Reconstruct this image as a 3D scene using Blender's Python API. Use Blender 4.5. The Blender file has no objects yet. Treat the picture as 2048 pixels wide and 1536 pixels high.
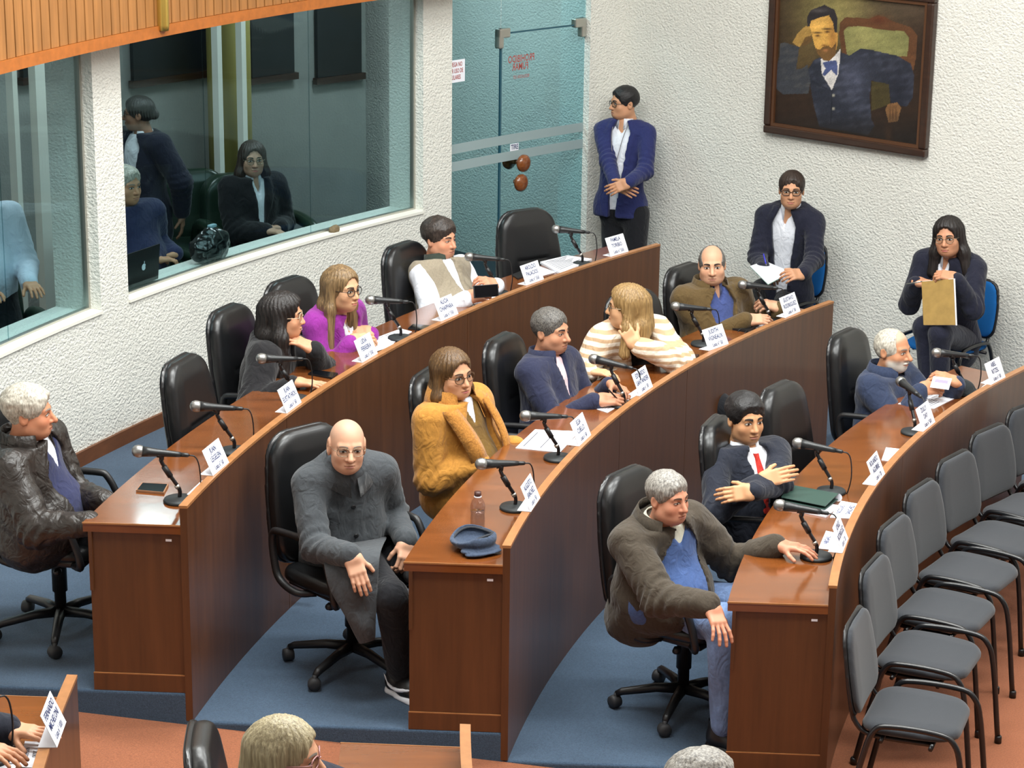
import bpy, bmesh, math, random
import numpy as np
from mathutils import Vector, Matrix
random.seed(7); np.random.seed(7)
SC = bpy.context.scene
COL = SC.collection
# ------------------------------------------------------------------ camera
FPX, PITCH, ROLL, CAMH = 4470.0, math.radians(16.3), math.radians(.725), 4.30
_fw = np.array([0, math.cos(PITCH), -math.sin(PITCH)]); _rt0 = np.array([1., 0, 0]); _up0 = np.cross(_rt0, _fw)
_rt = _rt0*math.cos(ROLL)+_up0*math.sin(ROLL); _up = _up0*math.cos(ROLL)-_rt0*math.sin(ROLL)
CO = np.array([0, 0, CAMH])
cam = bpy.data.cameras.new('camera'); cam.sensor_width = 36; cam.lens = FPX/2048*36; cam.clip_end = 200
camo = bpy.data.objects.new('camera', cam); COL.objects.link(camo)
camo.matrix_world = Matrix(((_rt[0], _up[0], -_fw[0], 0), (_rt[1], _up[1], -_fw[1], 0), (_rt[2], _up[2], -_fw[2], CAMH), (0, 0, 0, 1)))
SC.camera = camo
# ------------------------------------------------------------------ world, exposure
w = bpy.data.worlds.new('world'); SC.world = w; w.use_nodes = True
w.node_tree.nodes['Background'].inputs[0].default_value = (.8, .85, .9, 1); w.node_tree.nodes['Background'].inputs[1].default_value = .05
SC.view_settings.view_transform = 'Standard'; SC.view_settings.look = 'None'; SC.view_settings.gamma = 1
SC.view_settings.exposure = -0.15; SC.view_settings.use_curve_mapping = False
# ceiling lamps of the hall: (x, y, size_x, size_y, watts)
CEIL = 5.6
LAMPS = [(-3.2, 5.6, 2.4, .6, 30), (-.4, 7.6, 2.4, .6, 200), (2.6, 7.3, 2.4, .6, 200), (-1.0, 9.8, 2.4, .6, 220), (2.2, 9.8, 2.4, .6, 190),
         (5.4, 8.2, 2.4, .6, 110), (1.2, 12.4, 2.4, .6, 85), (4.6, 3.0, 2.4, .6, 30), (.4, 2.8, 2.4, .6, 30), (7.5, 5.0, 2.4, .6, 60)]
# ------------------------------------------------------------------ geometry constants of the hall (metres)
C0 = np.array([8.96, 7.05]); RA, RB, RC, RW = 10.414, 9.088, 7.765, 12.227
HC, HB, HA = .14, .266, .392; DH, LIP = .75, .0865
NW = np.array([.6843, .7292]); NWALL, NROW = 12.3, 10.59
def ray(u, v): return _fw+_rt*(u-1024)/FPX+_up*(768-v)/FPX
def at(u, v, z): d = ray(u, v); return CO+d*((z-CAMH)/d[2])
def oncyl(u, v, R):
    d = ray(u, v); a = d[0]**2+d[1]**2; o = -C0; b = 2*(d[0]*o[0]+d[1]*o[1]); c = o@o-R*R
    return CO+d*((-b+math.sqrt(b*b-4*a*c))/(2*a))
def onwall(u, v, n=NWALL): d = ray(u, v); return CO+d*(n/(d[0]*NW[0]+d[1]*NW[1]))
def pol(r, th, z=0.): t = math.radians(th); return np.array([C0[0]+r*math.cos(t), C0[1]+r*math.sin(t), z])
def topol(p): d = np.asarray(p)[:2]-C0; return math.hypot(*d), math.degrees(math.atan2(d[1], d[0])) % 360
def th_aisle(r, off=0.):          # angle where the circle meets the aisle edge of the near block
    lo, hi = 150., 178.
    for _ in range(40):
        m = (lo+hi)/2; p = pol(r, m)
        if p[1] > 8.58-.06*p[0]+off: lo = m
        else: hi = m
    return lo
def th_row(r, n=NROW):
    lo, hi = 120., 170.
    for _ in range(40):
        m = (lo+hi)/2; p = pol(r, m)
        if p[0]*NW[0]+p[1]*NW[1] > n: lo = m
        else: hi = m
    return lo
def th_far(r, off=0.):            # far side of the aisle (block nearer the camera)
    lo, hi = 172., 195.
    for _ in range(40):
        m = (lo+hi)/2; p = pol(r, m)
        if p[1] > 6.86-.06*p[0]+off: lo = m
        else: hi = m
    return lo
# ------------------------------------------------------------------ materials
def lin(c): return tuple(((x/255)/12.92 if x/255 <= .04045 else ((x/255+.055)/1.055)**2.4) for x in c)
MATS = {}
def mat(name, col, rough=.6, spec=.5, metal=0., var=0., vscale=(40, 40, 40), bump=0., bscale=(60, 60, 60), col2=None, coat=0., sheen=0., detail=4., attr=None, emit=None, bdist=.004, sss=0., wr=0.):
    if name in MATS: return MATS[name]
    m = bpy.data.materials.new(name); m.use_nodes = True; nt = m.node_tree; N = nt.nodes; Lk = nt.links
    b = N['Principled BSDF']; c = lin(col)
    b.inputs['Base Color'].default_value = (*c, 1); b.inputs['Roughness'].default_value = rough; b.inputs['Metallic'].default_value = metal
    b.inputs['Specular IOR Level'].default_value = spec; b.inputs['Coat Weight'].default_value = coat; b.inputs['Coat Roughness'].default_value = .1
    b.inputs['Sheen Weight'].default_value = sheen
    tc = N.new('ShaderNodeTexCoord')
    src = None
    if attr:
        a = N.new('ShaderNodeAttribute'); a.attribute_name = attr; src = a.outputs['Color']
    if var or col2:
        mp = N.new('ShaderNodeMapping'); mp.inputs['Scale'].default_value = vscale; Lk.new(tc.outputs['Object'], mp.inputs[0])
        nz = N.new('ShaderNodeTexNoise'); nz.inputs['Scale'].default_value = 1; nz.inputs['Detail'].default_value = detail; nz.inputs['Roughness'].default_value = .6
        Lk.new(mp.outputs[0], nz.inputs[0])
        if src is not None:
            mx = N.new('ShaderNodeMix'); mx.data_type = 'RGBA'; mx.blend_type = 'OVERLAY'; mx.inputs[0].default_value = var
            Lk.new(src, mx.inputs['A']); Lk.new(nz.outputs['Fac'], mx.inputs['B']); src = mx.outputs['Result']
        else:
            rp = N.new('ShaderNodeValToRGB'); rp.color_ramp.elements[0].position = .3; rp.color_ramp.elements[1].position = .7
            c2 = lin(col2) if col2 else tuple(min(1, x*(1+var)) for x in c); c1 = c if col2 else tuple(x*(1-var) for x in c)
            rp.color_ramp.elements[0].color = (*c1, 1); rp.color_ramp.elements[1].color = (*c2, 1)
            Lk.new(nz.outputs['Fac'], rp.inputs[0]); src = rp.outputs[0]
    if src is not None: Lk.new(src, b.inputs['Base Color'])
    if bump:
        mp = N.new('ShaderNodeMapping'); mp.inputs['Scale'].default_value = bscale; Lk.new(tc.outputs['Object'], mp.inputs[0])
        nz = N.new('ShaderNodeTexNoise'); nz.inputs['Scale'].default_value = 1; nz.inputs['Detail'].default_value = 3
        Lk.new(mp.outputs[0], nz.inputs[0])
        bp = N.new('ShaderNodeBump'); bp.inputs['Strength'].default_value = bump; bp.inputs['Distance'].default_value = bdist
        Lk.new(nz.outputs['Fac'], bp.inputs['Height']); Lk.new(bp.outputs[0], b.inputs['Normal'])
    if wr:                       # broad soft creases of cloth
        mp = N.new('ShaderNodeMapping'); mp.inputs['Scale'].default_value = (17, 17, 12); Lk.new(tc.outputs['Object'], mp.inputs[0])
        nz = N.new('ShaderNodeTexNoise'); nz.inputs['Scale'].default_value = 1; nz.inputs['Detail'].default_value = 2.5; nz.inputs['Distortion'].default_value = 1.6; nz.inputs['Roughness'].default_value = .45
        Lk.new(mp.outputs[0], nz.inputs[0]); b2 = N.new('ShaderNodeBump'); b2.inputs['Strength'].default_value = .9; b2.inputs['Distance'].default_value = .02*wr
        Lk.new(nz.outputs['Fac'], b2.inputs['Height'])
        if bump: Lk.new(bp.outputs[0], b2.inputs['Normal'])
        Lk.new(b2.outputs[0], b.inputs['Normal'])
    if emit:
        b.inputs['Emission Color'].default_value = (*lin(col), 1); b.inputs['Emission Strength'].default_value = emit
    if sss:
        b.inputs['Subsurface Weight'].default_value = sss; b.inputs['Subsurface Radius'].default_value = (.01, .004, .002)
    MATS[name] = m; return m
def glassmat(name, tint, refl=.08):
    m = bpy.data.materials.new(name); m.use_nodes = True; nt = m.node_tree; N = nt.nodes; Lk = nt.links
    N.remove(N['Principled BSDF']); out = N['Material Output']
    tr = N.new('ShaderNodeBsdfTransparent'); tr.inputs[0].default_value = (*lin(tint), 1)
    gl = N.new('ShaderNodeBsdfGlossy'); gl.inputs['Roughness'].default_value = .02; gl.inputs[0].default_value = (.9, 1, 1, 1)
    lw = N.new('ShaderNodeFresnel'); lw.inputs[0].default_value = 1.5
    ge = N.new('ShaderNodeNewGeometry'); iv = N.new('ShaderNodeMath'); iv.operation = 'SUBTRACT'; iv.inputs[0].default_value = 1; Lk.new(ge.outputs['Backfacing'], iv.inputs[1])
    mu = N.new('ShaderNodeMath'); mu.operation = 'MULTIPLY'; Lk.new(lw.outputs[0], mu.inputs[0]); Lk.new(iv.outputs[0], mu.inputs[1])
    mx = N.new('ShaderNodeMixShader'); Lk.new(mu.outputs[0], mx.inputs[0]); Lk.new(tr.outputs[0], mx.inputs[1]); Lk.new(gl.outputs[0], mx.inputs[2])
    Lk.new(mx.outputs[0], out.inputs[0]); MATS[name] = m; return m
WOODF = mat('desk wood', (84, 50, 26), .38, .5, var=.22, vscale=(26, 26, 1.6), coat=.25)
WOODT = mat('desk top wood', (112, 62, 27), .16, .5, var=.2, vscale=(3, 14, 14), bump=.25, bscale=(5, 5, 5), coat=.5, bdist=.006)
WOODE = mat('wood edging', (156, 106, 64), .35, .5, var=.15, vscale=(20, 20, 4))
SLATM = mat('slat wood', (156, 106, 58), .45, .4, var=.22, vscale=(30, 30, 2), col2=None)
BASEB = mat('baseboard wood', (104, 62, 34), .45, var=.15, vscale=(10, 10, 30))
PLAST = mat('white plaster', (226, 225, 217), .85, .2, var=.03, vscale=(3, 3, 3), bump=1., bscale=(55, 55, 70), bdist=.012)
PLAIN = mat('painted sill', (232, 230, 220), .7, .2)
CARB = mat('blue carpet', (64, 82, 102), .95, .1, var=.28, vscale=(160, 160, 160), bump=.5, bscale=(300, 300, 300), sheen=.2)
CARR = mat('red carpet', (140, 84, 56), .95, .1, var=.26, vscale=(150, 150, 150), bump=.5, bscale=(300, 300, 300), sheen=.2)
CEILM = mat('ceiling paint', (225, 225, 220), .9)
LAMPM = mat('lamp diffuser', (255, 250, 240), .5, emit=4.0)
METG = mat('brushed metal', (190, 188, 180), .35, metal=.9)
BRASS = mat('brass', (190, 160, 80), .3, metal=.7)
LEATH = mat('black leather', (17, 18, 20), .34, .55, bump=.2, bscale=(220, 220, 220), bdist=.001)
PLASB = mat('black plastic', (24, 24, 26), .42, .5)
BLKMET = mat('black metal', (20, 21, 24), .28, .6)
FABB = mat('grey chair fabric', (52, 55, 60), .9, .2, var=.2, vscale=(400, 400, 400), sheen=.2)
BLUEF = mat('blue chair fabric', (22, 92, 158), .85, .2, var=.1, vscale=(300, 300, 300))
PAPER = mat('white paper', (238, 240, 248), .7, .2)
INK = mat('blue ink', (30, 44, 96), .6)
INKK = mat('black ink', (40, 42, 60), .6)
REDINK = mat('red ink', (170, 70, 60), .6)
GLASSW = glassmat('window glass', (216, 230, 232)); GLASSD = glassmat('door glass', (206, 228, 232))
# ------------------------------------------------------------------ object helpers
def setp(o, label=None, cat=None, group=None, kind=None):
    if label: o['label'] = label
    if cat: o['category'] = cat
    if group: o['group'] = group
    if kind: o['kind'] = kind
    return o
def mesh(name, V, F, m, smooth=False, mats=None, fm=None):
    me = bpy.data.meshes.new(name); me.from_pydata([tuple(map(float, v)) for v in V], [], [tuple(map(int, f)) for f in F])
    for x in (mats or [m]): me.materials.append(x)
    if fm is not None: me.polygons.foreach_set('material_index', list(map(int, fm)))
    if smooth: me.polygons.foreach_set('use_smooth', [True]*len(me.polygons))
    me.update(); return me
def obj(name, V, F, m, parent=None, smooth=False, origin=None, **kw):
    V = np.asarray(V, float)
    if parent is not None and origin is None: origin = np.array(parent.get('_o', (0, 0, 0)))
    if origin is not None: V = V-np.asarray(origin)
    o = bpy.data.objects.new(name, mesh(name, V, F, m, smooth, **kw)); COL.objects.link(o)
    if parent is not None: o.parent = parent; o['_o'] = [float(x) for x in origin]
    elif origin is not None: o.location = origin
    return o
def empty(name, loc=(0, 0, 0), rz=0., world=True):
    o = bpy.data.objects.new(name, None); COL.objects.link(o); o.location = loc; o.rotation_euler = (0, 0, rz); o.empty_display_size = .1
    if world and rz == 0: o['_o'] = [float(x) for x in loc]     # parts given in world metres, stored relative to this base
    return o
def struct(name, V, F, m, label, cat, smooth=False, **kw): return setp(obj(name, V, F, m, smooth=smooth, **kw), label, cat, kind='structure')
def copy_tree(o, parent=None):
    c = o.copy(); COL.objects.link(c); c.parent = parent
    for ch in [x for x in ALLC.get(o.name, o.children)]: copy_tree(ch, c)
    return c
ALLC = {}
def J(*parts):                    # join (V, F) pairs
    V = []; F = []; n = 0
    for v, f in parts:
        v = np.asarray(v, float); V.append(v); F += [tuple(i+n for i in q) for q in f]; n += len(v)
    return np.vstack(V), F
def T(vf, M=None, loc=(0, 0, 0)):
    V = np.asarray(vf[0], float)
    if M is not None: V = V@np.asarray(M).T
    return V+np.asarray(loc), vf[1]
def RZ(a): c, s = math.cos(a), math.sin(a); return np.array([[c, -s, 0], [s, c, 0], [0, 0, 1]])
def RX(a): c, s = math.cos(a), math.sin(a); return np.array([[1, 0, 0], [0, c, -s], [0, s, c]])
def RY(a): c, s = math.cos(a), math.sin(a); return np.array([[c, 0, s], [0, 1, 0], [-s, 0, c]])
def box(sx, sy, sz, c=(0, 0, 0), bev=0., seg=2):
    bm = bmesh.new(); bmesh.ops.create_cube(bm, size=1)
    for v in bm.verts: v.co = (v.co.x*sx, v.co.y*sy, v.co.z*sz)
    if bev: bmesh.ops.bevel(bm, geom=bm.edges[:], offset=bev, segments=seg, affect='EDGES', profile=.6)
    V = np.array([v.co[:] for v in bm.verts])+np.asarray(c); bm.verts.index_update()
    F = [tuple(v.index for v in f.verts) for f in bm.faces]; bm.free(); return V, F
def tube(pts, r, n=8, cap=True):
    P = np.asarray(pts, float); k = len(P); R = np.full(k, r) if np.isscalar(r) else np.asarray(r, float)
    t = np.gradient(P, axis=0); t /= np.linalg.norm(t, axis=1)[:, None]+1e-12
    a = np.array([0, 0, 1.]) if abs(t[0][2]) < .9 else np.array([1., 0, 0]); V = []
    u = np.cross(a, t[0]); u /= np.linalg.norm(u)
    for i in range(k):
        u = u-t[i]*(u@t[i]); u /= np.linalg.norm(u); wv = np.cross(t[i], u)
        for j in range(n):
            q = 2*math.pi*j/n; V.append(P[i]+R[i]*(u*math.cos(q)+wv*math.sin(q)))
    F = [(i*n+j, i*n+(j+1) % n, (i+1)*n+(j+1) % n, (i+1)*n+j) for i in range(k-1) for j in range(n)]
    if cap: F += [tuple(range(n))[::-1], tuple((k-1)*n+j for j in range(n))]
    return np.array(V), F
def lathe(prof, n=20):
    V = []; F = []; k = len(prof)
    for r, z in prof:
        for j in range(n): V.append((r*math.cos(2*math.pi*j/n), r*math.sin(2*math.pi*j/n), z))
    for i in range(k-1):
        for j in range(n): F.append((i*n+j, i*n+(j+1) % n, (i+1)*n+(j+1) % n, (i+1)*n+j))
    F += [tuple(range(n))[::-1], tuple((k-1)*n+j for j in range(n))]
    return np.array(V), F
def smoothpath(pts, n=6):          # Catmull-Rom
    P = [np.asarray(p, float) for p in pts]; P = [2*P[0]-P[1]]+P+[2*P[-1]-P[-2]]; out = []
    for i in range(1, len(P)-2):
        for j in range(n):
            t = j/n; a, b, c, d = P[i-1], P[i], P[i+1], P[i+2]
            out.append(.5*(2*b+(c-a)*t+(2*a-5*b+4*c-d)*t*t+(3*b-a-3*c+d)*t**3))
    out.append(P[-2]); return np.array(out)
def arcslab(r0, r1, z0, z1, t0, t1, n=48):      # t0, t1: angle or function of radius
    f0 = t0 if callable(t0) else (lambda r: t0); f1 = t1 if callable(t1) else (lambda r: t1)
    V = []
    for i in range(n+1):
        s = i/n
        for r in (r0, r1):
            th = f0(r)*(1-s)+f1(r)*s
            for z in (z0, z1):
                V.append(pol(r, th, z(r, th) if callable(z) else z))
    F = []
    for i in range(n):
        a = 4*i; b = 4*i+4          # 0:r0z0 1:r0z1 2:r1z0 3:r1z1
        F += [(a, b, b+1, a+1), (a+2, a+3, b+3, b+2), (a+1, b+1, b+3, a+3), (a, a+2, b+2, b)]
    e = 4*n; F += [(0, 1, 3, 2), (e, e+2, e+3, e+1)]
    return np.array(V), F
def textmesh(s, size, m, name='lettering', sx=1., extrude=0.0, align='CENTER'):
    cu = bpy.data.curves.new('txt', 'FONT'); cu.body = s; cu.size = size; cu.align_x = align; cu.align_y = 'CENTER'; cu.resolution_u = 2; cu.extrude = extrude
    cu.offset = size*.012
    o = bpy.data.objects.new('txt', cu); me = bpy.data.meshes.new_from_object(o); bpy.data.objects.remove(o)
    me.materials.clear(); me.materials.append(m)
    for v in me.vertices: v.co.x *= sx
    return me
# ================================================================== the room
def ramp(x): return max(0., .132-.086*x)
def arcgrid(r0, r1, z0, z1, t0, t1, n, flip=False): return arcslab(r0, r1, z0, z1, t0, t1, n)
# red floor: ramped aisle between the blocks, flat in front of the lowest row
xs = [-4.2, -3, -2, -1.2, -.4, .4, 1., 1.53, 2.5, 4, 8, 16]; ys = [-3, 2, 5, 6.5, 7, 7.5, 8, 8.5, 9, 11, 14, 17]
V = [(x, y, ramp(x)) for y in ys for x in xs]; k = len(xs)
F = [(j*k+i, j*k+i+1, (j+1)*k+i+1, (j+1)*k+i) for j in range(len(ys)-1) for i in range(k-1)]
struct('floor', V, F, CARR, 'rust red carpet of the sloping aisle and the hall floor', 'floor')
def tier(name, r0, r1, h, lab, far=False):
    if far: vf = arcslab(r0+.015, r1, 0, h, lambda r: th_far(r), lambda r: 215., 40)
    else: vf = arcslab(r0+.015, r1, 0, h, lambda r: th_aisle(r), lambda r: th_row(r, NROW+.12), 60)
    o = struct(name, *vf, CARB, lab, 'floor')
    b = o.modifiers.new('b', 'BEVEL'); b.width = .012; b.segments = 3; b.limit_method = 'ANGLE'; b.angle_limit = 1.2
tier('floor_tier_upper', RA, RW+.25, HA, 'blue carpeted top tier behind the rearmost curved desk')
tier('floor_tier_middle', RB, RA+.02, HB, 'blue carpeted middle tier under the seated row between two desks')
tier('floor_tier_lower', RC, RB+.02, HC, 'blue carpeted lowest tier behind the front curved desk')
tier('floor_tier_near_upper', RA, RW+.25, HA, 'blue tier across the aisle at bottom left', True)
tier('floor_tier_near_middle', RB, RA+.02, HB, 'blue tier across the aisle under the woman with glasses', True)
tier('floor_tier_near_lower', RC, RB+.02, HC, 'blue tier across the aisle at the bottom edge', True)
# side aisle by the portrait wall
def strip(n0, n1, s0, s1, z0, z1):
    u = np.array([NW[1], -NW[0]]); V = []
    for n in (n0, n1):
        for s in (s0, s1):
            for z in (z0, z1): p = NW*n+u*s; V.append((p[0], p[1], z))
    return np.array(V), [(0, 1, 3, 2), (4, 6, 7, 5), (0, 4, 5, 1), (2, 3, 7, 6), (1, 5, 7, 3), (0, 2, 6, 4)]
struct('floor_side_aisle', *strip(NROW+.12, NWALL+.02, -13, -4.6, -.02, .14), CARB, 'blue carpet strip along the portrait wall', 'floor')
# portrait wall: one plane, continued behind the glass door
def wallgrid(n, s0, s1, z0, z1, th=.25):
    return strip(n, n+th, s0, s1, z0, z1)
struct('wall_back', *wallgrid(NWALL, -18, 8, -.05, CEIL+.1), PLAST, 'rough white plaster wall carrying the large portrait', 'wall')
# curved window wall
TZ = 1.2
def wallpiece(name, t0, t1, z0, z1, lab, th=.3, n=40, r=RW): return struct(name, *arcslab(r, r+th, z0, z1, t0, t1, n), PLAST, lab, 'wall')
wallpiece('wall_left_lower', 140.14, 200, HA-.4, TZ, 'curved white plaster wall below the windows', n=80)
wallpiece('wall_left_pillar', 155.36, 156.62, TZ-.01, 3.2, 'white plaster pillar between the two window bays', n=4)
wallpiece('wall_left_pier', 140.14, 141.5, TZ-.01, 3.2, 'white plaster pier between window and glass door', n=4)
wallpiece('wall_left_jamb', 131.9, 133.62, -.05, CEIL, 'white plaster jamb at the right of the glass door', n=4)
wallpiece('wall_left_upper', 133.5, 200, 2.74, CEIL+.05, 'white plaster wall above the window heads', n=80)
wallpiece('wall_left_end', 172., 200, TZ-.01, 2.8, 'white plaster wall end left of the windows', n=30)
struct('trim_sill', *arcslab(RW-.012, RW+.07, TZ-.005, TZ+.012, 141.5, 155.36, 40), PLAIN, 'painted window sill of the wide bay', 'sill')
struct('trim_sill_left', *arcslab(RW-.012, RW+.07, TZ-.005, TZ+.012, 156.62, 172, 40), PLAIN, 'painted window sill of the left bay', 'sill')
struct('baseboard_left', *arcslab(RW-.018, RW+.01, HA, HA+.085, 141, 185, 90), BASEB, 'brown wooden baseboard under the curved wall', 'baseboard')
# rest of the hall, never seen: closes the room so that light bounces
struct('wall_front', *box(22, .2, CEIL, (6, -3.1, CEIL/2)), PLAIN, 'plain wall behind the gallery', 'wall')
struct('wall_right', *box(.2, 20, CEIL, (16.1, 6.5, CEIL/2)), PLAIN, 'plain wall at the far right of the hall', 'wall')
struct('wall_left_gallery', *box(.2, 9, CEIL, (-4.3, 1.4, CEIL/2)), PLAIN, 'plain wall left of the gallery', 'wall')
struct('ceiling', *box(26, 24, .15, (5, 8, CEIL+.12)), CEILM, 'white ceiling of the hall', 'ceiling')
# windows
def window(name, t0, t1, joints, lab):
    r = RW+.08; root = setp(empty(name, pol(r, (t0+t1)/2, TZ)), lab, 'window', kind='structure')
    e = [t0]+joints+[t1]; g = .006
    for a, b in zip(e[:-1], e[1:]):
        obj('pane', *arcslab(r, r+.008, TZ+.02, 2.75, a+g, b-g, max(3, int((b-a)*8))), GLASSW, root, smooth=False)
    ft = math.degrees(.018/r)
    obj('frame_rail', *arcslab(r-.012, r+.02, TZ+.004, TZ+.024, t0, t1, 30), METG, root)
    obj('frame_stile', *arcslab(r-.012, r+.02, TZ+.01, 2.75, t0, t0+ft, 1), METG, root)
    obj('frame_stile', *arcslab(r-.012, r+.02, TZ+.01, 2.75, t1-ft, t1, 1), METG, root)
    return root
window('window_1', 141.5, 155.36, [146.35, 151.15], 'wide curved glass window of the press room')
window('window_2', 156.62, 172., [160.2, 164.5], 'curved glass window at the left edge')
# glass door
RD = RW+.05
dr = setp(empty('door_1', pol(RD, 136.9, HA)), 'frameless teal glass door with wooden knobs', 'door', kind='structure')
TH = topol(oncyl(1003, 80, RD))[1]; DT = 2.30
obj('fixed_pane', *arcslab(RD, RD+.01, HA, 3.3, TH+.04, 140.2, 4), GLASSD, dr)
obj('transom_pane', *arcslab(RD, RD+.01, DT+.012, 3.3, 133.6, TH-.02, 6), GLASSD, dr)
obj('door_leaf', *arcslab(RD, RD+.01, HA+.01, DT, 133.65, TH-.02, 6), GLASSD, dr)
obj('pane_edge', *arcslab(RD-.001, RD+.011, HA, DT, TH-.03, TH+.045, 1), mat('glass edge', (40, 84, 100), .2), dr)
obj('pane_edge', *arcslab(RD-.001, RD+.011, DT+.002, DT+.012, 133.65, TH, 4), MATS['glass edge'], dr)
for zz in (1.455, 1.575):
    obj('frosted_stripe', *arcslab(RD-.003, RD-.001, zz-.035, zz+.03, 133.65, 140.1, 10), mat('frosted film', (150, 168, 170), .6), dr)
def lpath(th, z, dx, dz, wd): # L shaped patch fitting
    a = math.degrees(dx/RD); b = math.degrees(wd/RD)
    s = 1 if dx > 0 else -1
    return J(arcslab(RD-.02, RD+.03, z-.02, z+.045, min(th, th-a), max(th, th-a), 2), arcslab(RD-.02, RD+.03, z+dz, z+.045, min(th, th-s*b), max(th, th-s*b), 1))
for th_, z_, dx_ in ((TH+.18, DT, .11), (133.66, DT+.01, -.11)):
    f_ = obj('patch_fitting', *lpath(th_, z_, dx_, -.09, .045), METG, dr)
    bv = f_.modifiers.new('b', 'BEVEL'); bv.width = .008; bv.segments = 2
KNOB = mat('turned wood knob', (128, 72, 34), .22, var=.25, vscale=(20, 20, 60), coat=.5)
kp = [(.004, 0), (.018, .002), (.02, .02), (.02, .03), (.05, .04), (.062, .055), (.06, .075), (.04, .09), (.001, .094)]
def face_out(th): t = math.radians(th); return np.column_stack([(-math.sin(t), math.cos(t), 0), (0, 0, 1), (-math.cos(t), -math.sin(t), 0)])
for (u_, v_), sgn in (((1034, 324), 1), ((1029, 363), 1), ((1034, 324), -1)):
    q = oncyl(u_, v_, RD); th_ = topol(q)[1]; M_ = face_out(th_)
    if sgn < 0: M_ = M_@np.diag([1, 1, -1]); 
    vv, ff = T(lathe(kp, 20), M_, q+(M_[:, 2]*.001 if sgn > 0 else M_[:, 2]*.012))
    obj('knob', vv, [f[::sgn] for f in ff], KNOB, dr, smooth=True)
def decal(s, u, v, R, size, m, sx=.7, mirror=False, name='lettering', parent=None, out=.003):
    q = oncyl(u, v, R); th_ = topol(q)[1]; M_ = face_out(th_)      # x right as seen from inside is -tangent
    t = math.radians(th_); X = np.array([math.sin(t), -math.cos(t), 0]); N_ = np.array([-math.cos(t), -math.sin(t), 0])
    if mirror: X = -X
    me = textmesh(s, size, m, sx=sx); o = bpy.data.objects.new(name, me); COL.objects.link(o)
    p = q+N_*out
    Z = N_ if not mirror else -N_
    o.matrix_world = Matrix(((X[0], 0, N_[0], p[0]), (X[1], 0, N_[1], p[1]), (X[2], 1, N_[2], p[2]), (0, 0, 0, 1)))
    if parent is not None:
        pl = Vector(parent.location); o.parent = parent; mw = o.matrix_world.copy(); o.matrix_local = Matrix.Translation(-pl)@mw
    return o
for s_, v_, sz_ in (('PROHIBIDO', 118, .07), ('FUMAR', 134, .07), ('RESOLUCION 1337', 154, .032)):
    decal(s_, 1042+(-2 if v_ == 134 else 0), v_-1, RD, sz_, REDINK, .72 if sz_ > .05 else .6, True, 'red_lettering', dr)
def plaque(u, v, wd, ht, R, lines, m, nm, parent, sizes, sx=.7):
    q = oncyl(u, v, R); th_ = topol(q)[1]; a = math.degrees(wd/2/R)
    b = obj(nm, *arcslab(R-.004, R-.0015, q[2]-ht/2, q[2]+ht/2, th_-a, th_+a, 2), PAPER, parent)
    n = len(lines)
    for i, s_ in enumerate(lines):
        zz = q[2]+ht*(.5-(i+.5)/n*.86-.06)
        qq = pol(R, th_, zz); pu = np.array([(qq-CO)@_rt, (qq-CO)@_up, (qq-CO)@_fw])
        decal(s_, 1024+FPX*pu[0]/pu[2], 768-FPX*pu[1]/pu[2], R, sizes, m, sx, False, nm+'_lettering', parent, .006)
plaque(1028, 294, .085, .05, RD, ['TIRE'], INK, 'push_sign', dr, .05, .75)
plaque(907, 143, .22, .15, RD-.01, ['SE RUEGA NO', 'HACER USO DE', 'CELULARES'], REDINK, 'notice', dr, .042, .62)
# wooden slat apron of the upper level in front of the window heads
RS = 12.0; SZ = 2.72
sof = setp(empty('wood_slat_apron', pol(RS, 155, SZ)), 'varnished wooden slat cladding above the windows', 'cladding', kind='structure')
obj('backing', *arcslab(RS+.03, RS+.1, SZ, 3.9, 140, 185, 60), mat('dark backing', (46, 26, 14), .8), sof)
obj('bottom_trim', *arcslab(RS-.015, RS+.11, SZ-.03, SZ+.03, 140, 185, 90), mat('slat trim', (170, 98, 40), .4, var=.15, vscale=(20, 20, 20)), sof)
obj('return_board', *arcslab(RS+.03, RW+.02, SZ-.02, SZ+.02, 140, 185, 60), PLAIN, sof)
sw = math.degrees(.082/RS); th_ = 144.
while th_ < 166:
    m_ = SLATM
    z_ = mesh('slat', arcslab(RS-.004, RS+.03, SZ+.032, 3.85, th_+.025, th_+sw-.025, 1)[0]-np.array(sof['_o']), arcslab(0, 1, 0, 1, 0, 1, 1)[1], m_)
    o = bpy.data.objects.new('slat', z_); COL.objects.link(o); o.parent = sof; th_ += sw
q = oncyl(326, 50, RS-.02)
obj('brass_post', *T(lathe([(.03, -.03), (.034, 0), (.034, 1.2)], 16), None, q), BRASS, sof, smooth=True)
# ceiling lamps
for i, (x, y, sx, sy, wt) in enumerate(LAMPS):
    r = setp(empty('ceiling_light', (x, y, CEIL)), 'recessed ceiling lamp '+['above the gallery at left', 'above the aisle', 'above the open floor', 'above the rear desk', 'above the front desk', 'above the grey chairs', 'near the portrait wall', 'above the gallery at right', 'right above the gallery rail', 'at the far right of the hall'][i], 'lamp', 'ceiling lamps of the hall')
    obj('frame', *box(sx+.08, sy+.08, .05, (x, y, CEIL+.02)), PLAIN, r)
    obj('diffuser', *box(sx, sy, .01, (x, y, CEIL-.012)), LAMPM, r)
    ld = bpy.data.lights.new('lamp_light', 'AREA'); ld.shape = 'RECTANGLE'; ld.size = sx; ld.size_y = sy; ld.energy = wt; ld.color = (.965, 1, .985)
    lo = bpy.data.objects.new('lamp_light', ld); COL.objects.link(lo); lo.location = (0, 0, -.03); lo.parent = r
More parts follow.
